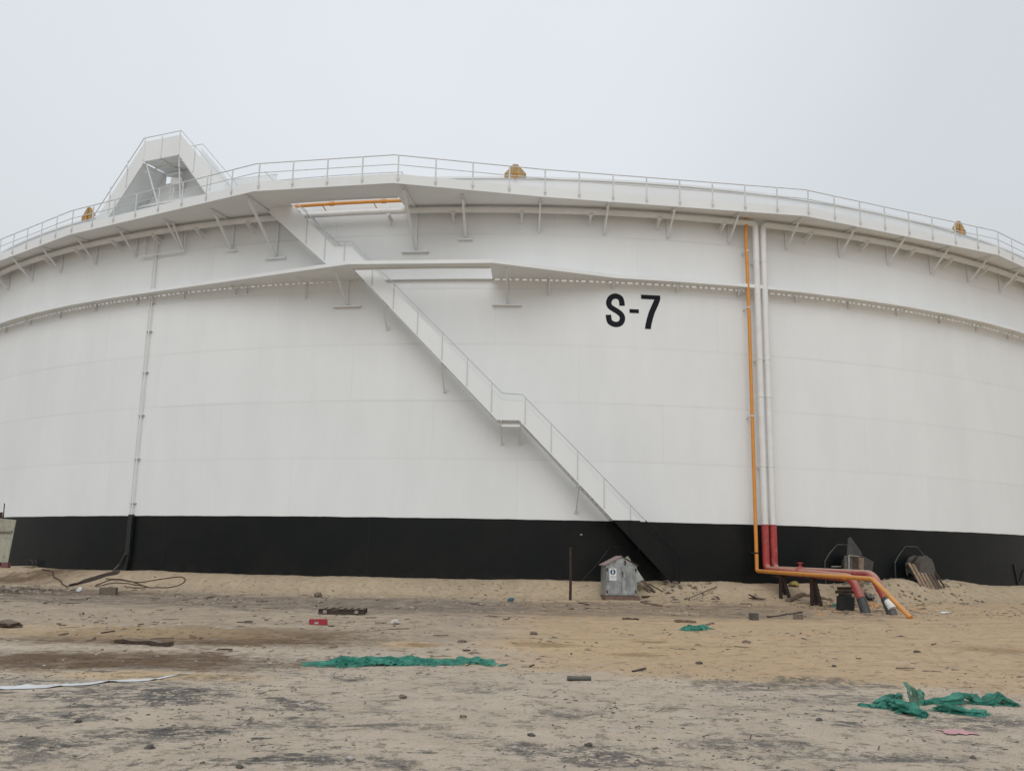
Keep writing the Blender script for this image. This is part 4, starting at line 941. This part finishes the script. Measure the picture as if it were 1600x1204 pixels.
def lump(name, label, cat, px, py, s, mat, seed, flat=.6, group=None, loc=None):
    rnd = random.Random(seed); bm = bmesh.new(); bmesh.ops.create_icosphere(bm, subdivisions=2, radius=1)
    off = Vector((rnd.random()*50, rnd.random()*50, 0)); el = rnd.uniform(.8, 1.4)
    for v in bm.verts:
        k = 1+.55*noise.noise(v.co*1.1+off)+.25*noise.noise(v.co*2.7+off); v.co = Vector((v.co.x*k*s*el, v.co.y*k*s, max(v.co.z*k*s*flat, -s*.25)))
    me = bpy.data.meshes.new(name); bm.to_mesh(me); bm.free(); me.materials.append(mat)
    ob = bpy.data.objects.new(name, me); COL.objects.link(ob); q = loc or gp(px, py); ob.location = q+Vector((0, 0, s*flat*.45)); ob.rotation_euler = (0, 0, rnd.random()*6)
    tag(ob, label, cat, group); return ob
lump('crumpled_paper', 'crumpled off-white paper bag on the sand right of the dark pallet', 'litter', 617, 974, .12, M_CRUMPLE, 3, .6)
lump('paint_tin', 'dull blue tin can on the berm left of the rusty post', 'tin can', 798, 940, .10, M_BLUE, 5, 1.1)
lump('plastic_bag', 'small white plastic bag near the brown block at the left', 'plastic bag', 124, 924, .12, M_PLASTIC, 9, 1.0)
lump('plastic_bag', 'flat white scrap of plastic right of the buried orange pipe end', 'plastic scrap', 1477, 958, .17, M_PLASTIC, 12, .25)
lump('debris_heap', 'dark lump of rubbish at the left picture edge on the pale sand', 'rubbish', 14, 980, .21, M_WOODDARK, 21, .5)
lump('debris_heap', 'grey stone lump standing up from the ground behind the pallet', 'rubbish', 497, 932, .17, M_ROCK2, 22, .7)
b = B(); b.box((0, 0, .13), (.58, .3, .28)); simple_thing('concrete_block', 'plain brown concrete block on the ground below the hose loop', 'block', b, M_BLOCK, gp(169, 929), rad(8))
b = B(); b.box((0, 0, .09), (.20, .2, .2)); simple_thing('brick', 'dark square brick in the tan sand left of the grey debris', 'brick', b, M_ROCK, gp(1178, 968), rad(14))
b = B(); b.box((0, 0, .07), (.26, .15, .15)); simple_thing('brick', 'brown brick lying just below the pale broken plank', 'brick', b, M_ROCK2, gp(1247, 967), rad(-8))
q = gp(905, 1063); b = B(); b.tube([(-.16, 0, .03), (.16, .03, .03)], .031, 14); simple_thing('pipe_offcut', 'short dark grey pipe offcut on the pale sand in the centre', 'pipe offcut', b, simple('grey_pipe', (.10, .10, .085), .6, 0, .2, 12, (.05, .05, .05), .5), q, smooth=True)
lump('wood_scrap', 'dark brown driftwood sliver on the tan sand above the long green netting', 'wood scrap', 722, 1003, .10, M_ROCK2, 31, .35)

# rocks that stand out
for i, (px, py, s, mat, label) in enumerate((
    (234, 1169, .055, M_ROCK, 'dark lump of rock in the left foreground'),
    (122, 1128, .042, M_ROCK, 'small upright dark rock on grey scabs at the left'),
    (724, 1120, .045, M_ROCK2, 'rounded brown rock in the middle foreground'),
    (629, 1090, .06, M_ROCK2, 'flat brown stone under the long green netting'),
    (1280, 1125, .045, M_ROCK, 'dark pebble pair left of the netting heap, nearer stone'),
    (1092, 1037, .075, M_ROCK, 'round dark stone on the edge of the tan sand'),
    (834, 991, .11, M_ROCK2, 'brown stone at the left end of the tan sand'),
    (54, 923, .22, M_ROCK2, 'brown rock among rubble at the far left'),
    (1521, 1184, .03, M_ROCK, 'small dark stone at the lower right'),
    (375, 1199, .04, M_ROCK, 'dark stone on the bottom edge left of centre'),
    (548, 1186, .04, M_ROCK3, 'pale stone near the bottom edge'),
    (920, 1165, .045, M_ROCK, 'dark stone in the centre foreground right of the rounded rock'),
    (831, 1149, .04, M_ROCK, 'dark stone below the pipe offcut'),
    (1303, 1041, .05, M_ROCK, 'tiny dark stone on the grey ground left of the netting heap'),
    (1166, 1004, .09, M_ROCK2, 'brown clod on the open tan sand'),
    (1432, 1019, .08, M_ROCK2, 'flat brown clod on tan sand above the netting heap'))):
    lump('rock', label, 'rock', px, py, s*.8, mat, 40+i, .55)

# green netting
def net(label, px0, py0, px1, py1, width, height, seed, nu=90, nv=26, taper=.5, name='green_netting', crest=None, layers=2):
    a_, c_ = gp(px0, py0), gp(px1, py1); ax = (c_-a_); L = ax.length; ax = Vector((ax.x, ax.y, 0)).normalized(); pr = Vector((-ax.y, ax.x, 0))
    o_ = a_.copy(); b = B()
    for ly in range(layers):
        rows = []; sd = seed+ly*17.3; t0, t1 = (0, 1) if ly == 0 else (.05+.12*ly, .98-.12*ly)
        for i in range(nu):
            u = i/(nu-1); t = t0+(t1-t0)*u; row = []
            wd = width*(1, .72, .5)[ly]*(1-taper*abs(2*u-1)**2)*(1+.5*noise.noise(Vector((u*L*1.6, sd, 0)))); cv = width*(.28*noise.noise(Vector((u*L*.9, sd, 5)))+(0, .10, -.08)[ly])
            for j in range(nv):
                s = j/(nv-1)-.5; fr = abs(2*s)
                wig = .30*width*fr*noise.noise(Vector((u*L*4.5, (1 if s > 0 else -1)*3, sd+9)))
                x_, y_ = t*L+.07*noise.noise(Vector((u*L*3, s*5, sd))), s*wd+cv+wig
                sh = (x_*.42+y_*1.5, y_*4.2-x_*.75)                     # folds run slantwise along the strip
                r1 = 1-abs(noise.noise(Vector((sh[0]*1.6, sh[1]*1.1, sd))))*3.0; r2 = 1-abs(noise.noise(Vector((sh[0]*4, sh[1]*2.6, sd+4))))*2.6
                ff = max(0, .62*max(0, r1)+.34*max(0, r2)+.10*noise.noise(Vector((sh[0]*9, sh[1]*4, sd+8))))
                env = (1-fr**4)*(math.sin(math.pi*min(1, max(0, u)))**.3)
                if crest: env *= crest(t)
                p_ = o_+ax*x_+pr*y_; g_ = ground_z(p_.x, p_.y)
                row.append(Vector((p_.x, p_.y, g_+.005+.012*ly+max(0, height*ff*env*(1, .85, .7)[ly])))-o_)
            rows.append(row)
        o0 = len(b.v); b.v += [tuple(p) for r_ in rows for p in r_]
        for i in range(nu-1):
            for j in range(nv-1):
                e_ = min(j, nv-2-j)/nv*2; q = noise.noise(Vector((i*.16*90/nu*L, j*.35, sd+30)))
                if q > .05+e_*1.3 or noise.noise(Vector((i*.33, j*.5, sd+50))) > .52: continue
                k = o0+i*nv+j; b.f.append((k, k+1, k+nv+1, k+nv)); b.mi.append(0)
    ob = b.obj(name, M_NET, None, loc=o_, smooth=True, ang=180, recalc=False); tag(ob, label, 'netting'); return ob
net('long strip of green shade netting lying crumpled on the sand', 472, 1038, 722, 1036, .80, .13, 1, nu=240, nv=56, layers=3, taper=.25, crest=lambda t: .30+.85*max(0, min(1, (t-.10)*9))*(1-.45*t))
net('small crumpled green netting piece just right of the long strip', 712, 1032, 772, 1039, .40, .12, 2, 60, 26, .5)
net('tiny green netting scrap at the end of the small crumpled piece', 779, 1041, 790, 1039, .12, .04, 3, 14, 10, .7)
net('pale green netting scrap on the tan sand right of the cabinet', 1068, 985, 1111, 982, .5, .15, 4, 50, 26, .4)
def net_roll(label, pp, r, seed, sq=.75):
    q = catmull([gp(x, y)+Vector((0, 0, l)) for x, y, l in pp], 9); c = q[0].copy(); n = len(q); nk = 40; rows = []
    for i, p_ in enumerate(q):
        t = i/(n-1); d = (q[min(i+1, n-1)]-q[max(i-1, 0)]).normalized(); sd = Vector((-d.y, d.x, 0)).normalized(); row = []
        rr_ = r*(.35+.65*math.sin(math.pi*(.06+.88*t))**.5)*(1+.5*noise.noise(Vector((t*6, seed, 1))))
        for k in range(nk+1):
            th = 2*math.pi*(k % nk)/nk; tw = th*2+t*9+seed
            f = .74+.42*(1-abs(math.sin(tw+2.2*noise.noise(Vector((t*9, seed, 3))))))**1.5+.50*noise.noise(Vector((math.cos(th)*1.9, math.sin(th)*1.9, t*n*.20+seed)))+.22*noise.noise(Vector((math.cos(th)*4, math.sin(th)*4, t*n*.5+seed)))
            v = p_+sd*math.cos(th)*rr_*f*1.45+Vector((0, 0, 1))*(math.sin(th)*rr_*f*sq+rr_*.45); row.append(Vector((v.x, v.y, max(v.z, ground_z(v.x, v.y)-.02)))-c)
        rows.append(row)
    b = B(); b.grid(rows, n, nk+1)
    # a loose, torn skirt of the same netting lies around the roll
    sk = []
    for i, p_ in enumerate(q):
        t = i/(n-1); d = (q[min(i+1, n-1)]-q[max(i-1, 0)]).normalized(); sd = Vector((-d.y, d.x, 0)).normalized(); row = []
        for k in range(13):
            s_ = k/12-.5; w_ = r*(4.2+3.6*noise.noise(Vector((t*6, seed, 12+(s_ > 0)*5)))); v = p_+sd*(s_*w_)+d*.03*noise.noise(Vector((t*9, k*.6, seed)))
            row.append(Vector((v.x, v.y, ground_z(v.x, v.y)+.004+r*.55*max(0, 1-abs(noise.noise(Vector((t*10, s_*3.5, seed+3))))*3)*(1-abs(2*s_)**3)))-c)
        sk.append(row)
    o0 = len(b.v); b.v += [tuple(p) for r_ in sk for p in r_]
    for i in range(n-1):
        for k in range(12):
            if noise.noise(Vector((i*.35, k*.5, seed+40))) > -.02+min(k, 11-k)*.09: continue
            m_ = o0+i*13+k; b.f.append((m_, m_+1, m_+14, m_+13)); b.mi.append(0)
    ob = b.obj('green_netting', M_NET, None, loc=c, smooth=True, ang=180, recalc=False); tag(ob, label, 'netting')
net_roll('twisted green netting roll trailing right from the netting heap', [(1444, 1100, 0), (1462, 1098, .01), (1488, 1099, .02), (1506, 1098, .07), (1521, 1099, .03), (1538, 1101, 0), (1556, 1100, .06), (1573, 1100, .04), (1588, 1103, 0)], .058, 5)
net_roll('green netting fold lying nearest the camera in the heap', [(1464, 1108, .01), (1482, 1112, .02), (1505, 1115, .01), (1524, 1117, 0), (1533, 1113, 0)], .058, 6, .6)
net_roll('green netting lump lying below the upright tuft', [(1390, 1098, .02), (1400, 1106, .03), (1415, 1112, .03), (1432, 1117, .01), (1450, 1119, 0)], .066, 9, .7)
net_roll('frayed green netting corner at the left of the heap', [(1367, 1099, 0), (1382, 1094, .02), (1396, 1092, .03), (1410, 1091, .03)], .03, 8)
net_roll('loose green netting strip between shred and heap', [(1360, 1105, 0), (1372, 1105, .01), (1388, 1107, 0)], .03, 14)
def tuft():
    c = gp(1432, 1101); yy = c.y; rows = []; nu, nv = 26, 22
    TL, TR, BR, BL = atd(1411, 1066, yy+.05), atd(1441, 1081, yy-.02), atd(1452, 1104, yy-.05), atd(1424, 1102, yy+.05)
    for i in range(nu):
        row = []
        for j in range(nv):
            u, v = i/(nu-1), j/(nv-1); p_ = (TL*(1-v)+BL*v)*(1-u)+(TR*(1-v)+BR*v)*u
            k = noise.noise(Vector((u*3.5, v*2.0, 4)))+.5*noise.noise(Vector((u*8, v*5, 9)))
            p_ = p_+Vector((.02*noise.noise(Vector((u*5, v*5, 1))), -.12*k-.05*math.sin(u*math.pi), .025*noise.noise(Vector((u*6, v*4, 7)))+.03*math.sin(u*9)*(1-v)))
            row.append(p_-c)
        rows.append(row)
    b = B(); b.grid(rows, nu, nv); ob = b.obj('green_netting', M_NET, None, loc=c, smooth=True, ang=180, recalc=False); tag(ob, 'tall upright tuft of green netting in the heap', 'netting')
tuft()
net('small loose green netting shred left of the heap', 1343, 1103, 1360, 1104, .10, .04, 10, 16, 10, .5)
net('green netting shred half buried beneath the red pipe ends', 1300, 948, 1332, 944, .5, .10, 11, 26, 14, .5)
net('bright green netting scrap behind the taped pipe end', 1385, 950, 1402, 946, .5, .16, 12, 26, 14, .5)
lump('packaging_heap', 'heap of tan packaging between the two taped pipe ends', 'rubbish', 1362, 947, .28, M_TANBAG, 61, .45)
lump('tyre_scrap', 'dark scrap rubber beside the second taped pipe end', 'rubber scrap', 1357, 936, .22, M_WRAP, 62, .9)
lump('wood_scrap', 'dark stump of wood lying before the black block', 'wood scrap', 1321, 940, .15, M_WOODDARK, 63, .7)
lump('tan_bag', 'yellowish bag half buried between the trestles', 'bag', 1241, 915, .2, simple('yellow_bag', (.32, .24, .07), .8), 64, .7)

# white plastic strip and pink paper
b = B(); rows = []; cl = [gp(-60, 1078), gp(30, 1074), gp(110, 1070), gp(200, 1064), gp(250, 1060), gp(300, 1052)]; c = cl[1].copy()
cl2 = catmull(cl, 10)
for i, q in enumerate(cl2):
    t = i/(len(cl2)-1); wd = .36*(1-t)**.6+.02; row = []
    for j in range(7):
        s = j/6-.5; x, y = q.x+.03*noise.noise(Vector((i*.3, j, 0))), q.y+s*wd
        row.append(Vector((x, y, ground_z(x, y)+.008+.025*max(0, noise.noise(Vector((i*.35, j*.8, 7))))))-c)
    rows.append(row)
b.grid(rows, len(cl2), 7); simple_thing('plastic_strip', 'long white plastic strip half covered with sand at the left', 'plastic strip', b, M_PLASTIC, c, smooth=True, ang=180)
b = B(); c = gp(1495, 1144); nx = 12
b.grid([[Vector(((i/11-.5)*.28*(1+.2*math.sin(j)), (j/7-.5)*.3*(1+.2*math.sin(i*1.3)), 0))+Vector((0, 0, ground_z(c.x+(i/11-.5)*.28, c.y+(j/7-.5)*.3)-c.z+.006+.006*abs(math.sin(i*1.1+j*.9)))) for j in range(8)] for i in range(12)], 12, 8)
simple_thing('pink_paper', 'faded pink paper sheet flat on the sand in front of the netting heap', 'paper', b, M_PINK, c, smooth=True, ang=180)

# hoses and the dark cable track at the left
def hose(name, label, cat, pp, r, mat, lift=.02):
    q = [gp(x, y)+Vector((0, 0, lift)) for x, y in pp]; c = q[0].copy(); path = [v-c for v in catmull(q, 6)]
    path = [Vector((v.x, v.y, ground_z(v.x+c.x, v.y+c.y)-c.z+lift)) for v in path]
    b = B(); b.tube(path, r, 7); simple_thing(name, label, cat, b, mat, c, smooth=True)
hose('hose', 'long brown hose looped across the sand left of centre', 'hose', [(150, 914), (175, 906), (215, 910), (250, 905), (284, 902), (288, 909), (275, 916), (245, 918), (215, 912), (185, 905), (165, 904)], .022, M_HOSE, .02)
hose('hose', 'shorter brown hose strand curling inside the long loop', 'hose', [(148, 916), (170, 912), (205, 913), (228, 917), (212, 919), (195, 916)], .02, M_HOSE, .02)
hose('cable', 'brown cable snaking down the berm at the far left', 'cable', [(66, 890), (80, 893), (84, 902), (95, 909), (105, 917)], .028, M_HOSE, .03)
b = B(); q0 = gp(184, 895); pts_ = [gp(x, y) for x, y in ((186, 895), (165, 899), (145, 905), (125, 912), (108, 917))]; pts_ = catmull(pts_, 6); n = len(pts_)
b.grid([[Vector((v.x, v.y+s*w_, ground_z(v.x, v.y+s*w_)+.02+.10*(1-abs(2*s)))) - q0 for s in (-.5, -.25, 0, .25, .5)] for v, w_ in ((v, .25+.25*math.sin(math.pi*i/n)) for i, v in enumerate(pts_))], n, 5)
simple_thing('dark_cloth_strip', 'dark strip of old cloth running down the berm from the conduit foot', 'cloth strip', b, M_CLOTH, q0, smooth=True, ang=60)

# plywood sheet at the left edge
e = empty('plywood_sheet', gp(2, 893), 0); c = Vector(e.location); tag(e, 'pale plywood sheet leaning at the left picture edge on a reddish prop', 'plywood')
ds = 34.2
b = B(); b.prism([atd(-40, 876, ds)-c, atd(12, 878.5, ds)-c, atd(25, 812, ds+.2)-c, atd(-30, 806, ds+.2)-c], (0, .03, 0)); b.obj('sheet', M_PLY, e, smooth=False)
b = B(); b.bar(atd(-38, 828, ds+.1)-c, atd(18.5, 829.5, ds+.1)-c, .1, .07); b.obj('batten', M_CONC, e, smooth=False)
b = B(); b.box(atd(9, 882.5, ds+.05)-c, (.26, .2, .2)); b.obj('prop', simple('dull_red_prop', (.17, .07, .07), .8), e, smooth=False)
b = B(); b.bar(atd(1, 800, ds+.5)-c, atd(-1, 885, ds+.5)-c, .12, .08, up=(0, 1, 0)); b.tube([atd(5, 880, ds+.6)-c, atd(5, 812, ds+.6)-c, atd(7, 786, ds+.6)-c], .022, 6); b.obj('prop_post', M_DARKRUST, e, smooth=False)
b = B(); c = gp(54, 884)
b.tube([Vector((.22*math.cos(t)-.1, 0, .18+.2*math.sin(t))) for t in [i*.4 for i in range(15)]], .025, 6); b.tube([Vector((.16*math.cos(t)+.16, .05, .20+.18*math.sin(t))) for t in [i*.4 for i in range(15)]], .022, 6)
simple_thing('wire_coil', 'small coil of grey wire leaning on the black band at the far left', 'wire coil', b, M_GREYSHEET, W(-31.9, .25, .74), rad(-32), smooth=True)
b = B(); b.box((0, 0, .03), (.9, .3, .04)); simple_thing('white_board', 'thin pale board at the foot of the black band by the wire coil', 'board', b, M_WOODPALE, gp(45, 886)+Vector((0, 0, .01)), rad(-30))

# gravel and splinters nobody could count
rnd = random.Random(11)
def stones(count, gen, smin, smax, flat, mats, name, elong=1.0):
    b = B()
    for _ in range(count):
        x, y = gen(); a_, off = pol(x, y)
        if off < .08: continue
        s = smin+(smax-smin)*rnd.random()**2.6; z = ground_z(x, y); rz = rnd.random()*6.3; ca, sa = math.cos(rz), math.sin(rz)
        el = 1+elong*rnd.random(); b.cur = rnd.choices(range(len(mats)), [6, 4, 2][:len(mats)])[0]; vs = []
        for vx, vy, vz in ((1, 0, 0), (.3, .9, 0), (-.8, .6, 0), (-.9, -.5, 0), (.2, -1, 0), (.2, .2, 1), (-.4, -.2, .8)):
            vx = (vx+rnd.uniform(-.25, .25))*s*el; vy = (vy+rnd.uniform(-.25, .25))*s/(el**.5); vz = vz*s*flat*rnd.uniform(.6, 1.2)
            vs.append((x+vx*ca-vy*sa, y+vx*sa+vy*ca, z-.004+vz))
        b.add(vs, [(0, 1, 5), (1, 2, 6, 5), (2, 3, 6), (3, 4, 6), (4, 0, 5), (4, 5, 6)])
    ob = b.obj(name, mats, smooth=False, recalc=False); tag(ob, kind='stuff'); return ob
def g_near():
    y = 5.5+9.5*rnd.random()**1.0
    while True:
        x = rnd.uniform(-.62, .62)*y*1.0
        if noise.noise(Vector((x*.55, y*.55, 20)))+rnd.uniform(-.45, .35) > 0: return x, y
def g_mid():
    while True:
        y = rnd.uniform(14, 40); x = rnd.uniform(-.62, .62)*y; a_, off = pol(x, y)
        k = .9 if 2.6 < off < 10 else .35 if off > 10 else .3
        if 3 < off < 8 and x < 9: k = 1.05
        if x > 1 and 14 < y < 29: k *= .12
        if noise.noise(Vector((x*.3, y*.3, 25)))*1.2+rnd.uniform(-.5, .5)+k-.5 > 0: return x, y
s1 = stones(5200, g_near, .004, .026, .7, [M_ROCK, M_ROCK2, M_ROCK3], 'gravel'); tag(s1, 'scattered small stones over the near sand', 'gravel')
s2 = stones(5600, g_mid, .008, .06, .5, [M_WOODDARK, M_ROCK2, M_ROCK3], 'rubble', 1.6); tag(s2, 'small rubble and clods over the middle distance', 'rubble')
def g_heap():
    x = rnd.gauss(-21.0, 1.8); y = 37.2+rnd.gauss(0, .7)-.45*(x+21)
    return x, y
s3 = stones(900, g_heap, .02, .15, .7, [M_ROCK2, M_CONC, M_WOODDARK], 'rubble_heap', .8); tag(s3, 'grey rubble spread on the berm at the far left', 'rubble')
def g_foot():
    a = rnd.choice((rnd.gauss(19.5, 1.3), rnd.gauss(24.6, 1.2), rnd.gauss(8.6, 1.2))); v = W(a, abs(rnd.gauss(.9, .9))+.15, 0); return v.x, v.y
def g_ends():
    v = gp(rnd.gauss(1330, 55), rnd.gauss(946, 6)); return v.x, v.y
s4 = stones(420, g_foot, .02, .11, .7, [M_WOODDARK, M_ROCK2, M_CONC], 'rubble', 1.2); tag(s4, 'clods and scrap at the foot of the black band', 'rubble')
s5 = stones(320, g_ends, .03, .12, .6, [M_WOOD, M_WOODDARK, M_TANBAG], 'scrap_litter', 1.6); tag(s5, 'mixed litter around the taped pipe ends', 'litter')
b = B()
for _ in range(620):
    x, y = g_mid() if rnd.random() < .8 else g_near(); a_, off = pol(x, y)
    if off < .2: continue
    L_ = (.05+.45*rnd.random()**2.5)*(1 if y > 14 else .3); t = rnd.gauss(0, .8)
    if x > 0 and 14 < y < 30 and rnd.random() < .8: continue
    d = Vector((math.cos(t), math.sin(t), 0))*L_/2; c = Vector((x, y, 0))
    p0, p1 = c-d, c+d; p0.z = ground_z(p0.x, p0.y)+.012; p1.z = ground_z(p1.x, p1.y)+.012+rnd.random()*.03
    w_ = rnd.uniform(.012, .045)*(1 if y > 14 else .35); b.cur = rnd.choices([0, 1, 2], [5, 5, 1])[0]; b.bar(p0, p1, w_, w_*.5)
ob = b.obj('splinters', [M_WOODDARK, M_WOOD, M_WOODPALE], smooth=False, recalc=False); tag(ob, 'splinters and chips of wood strewn over the sand', 'wood chips', kind='stuff')
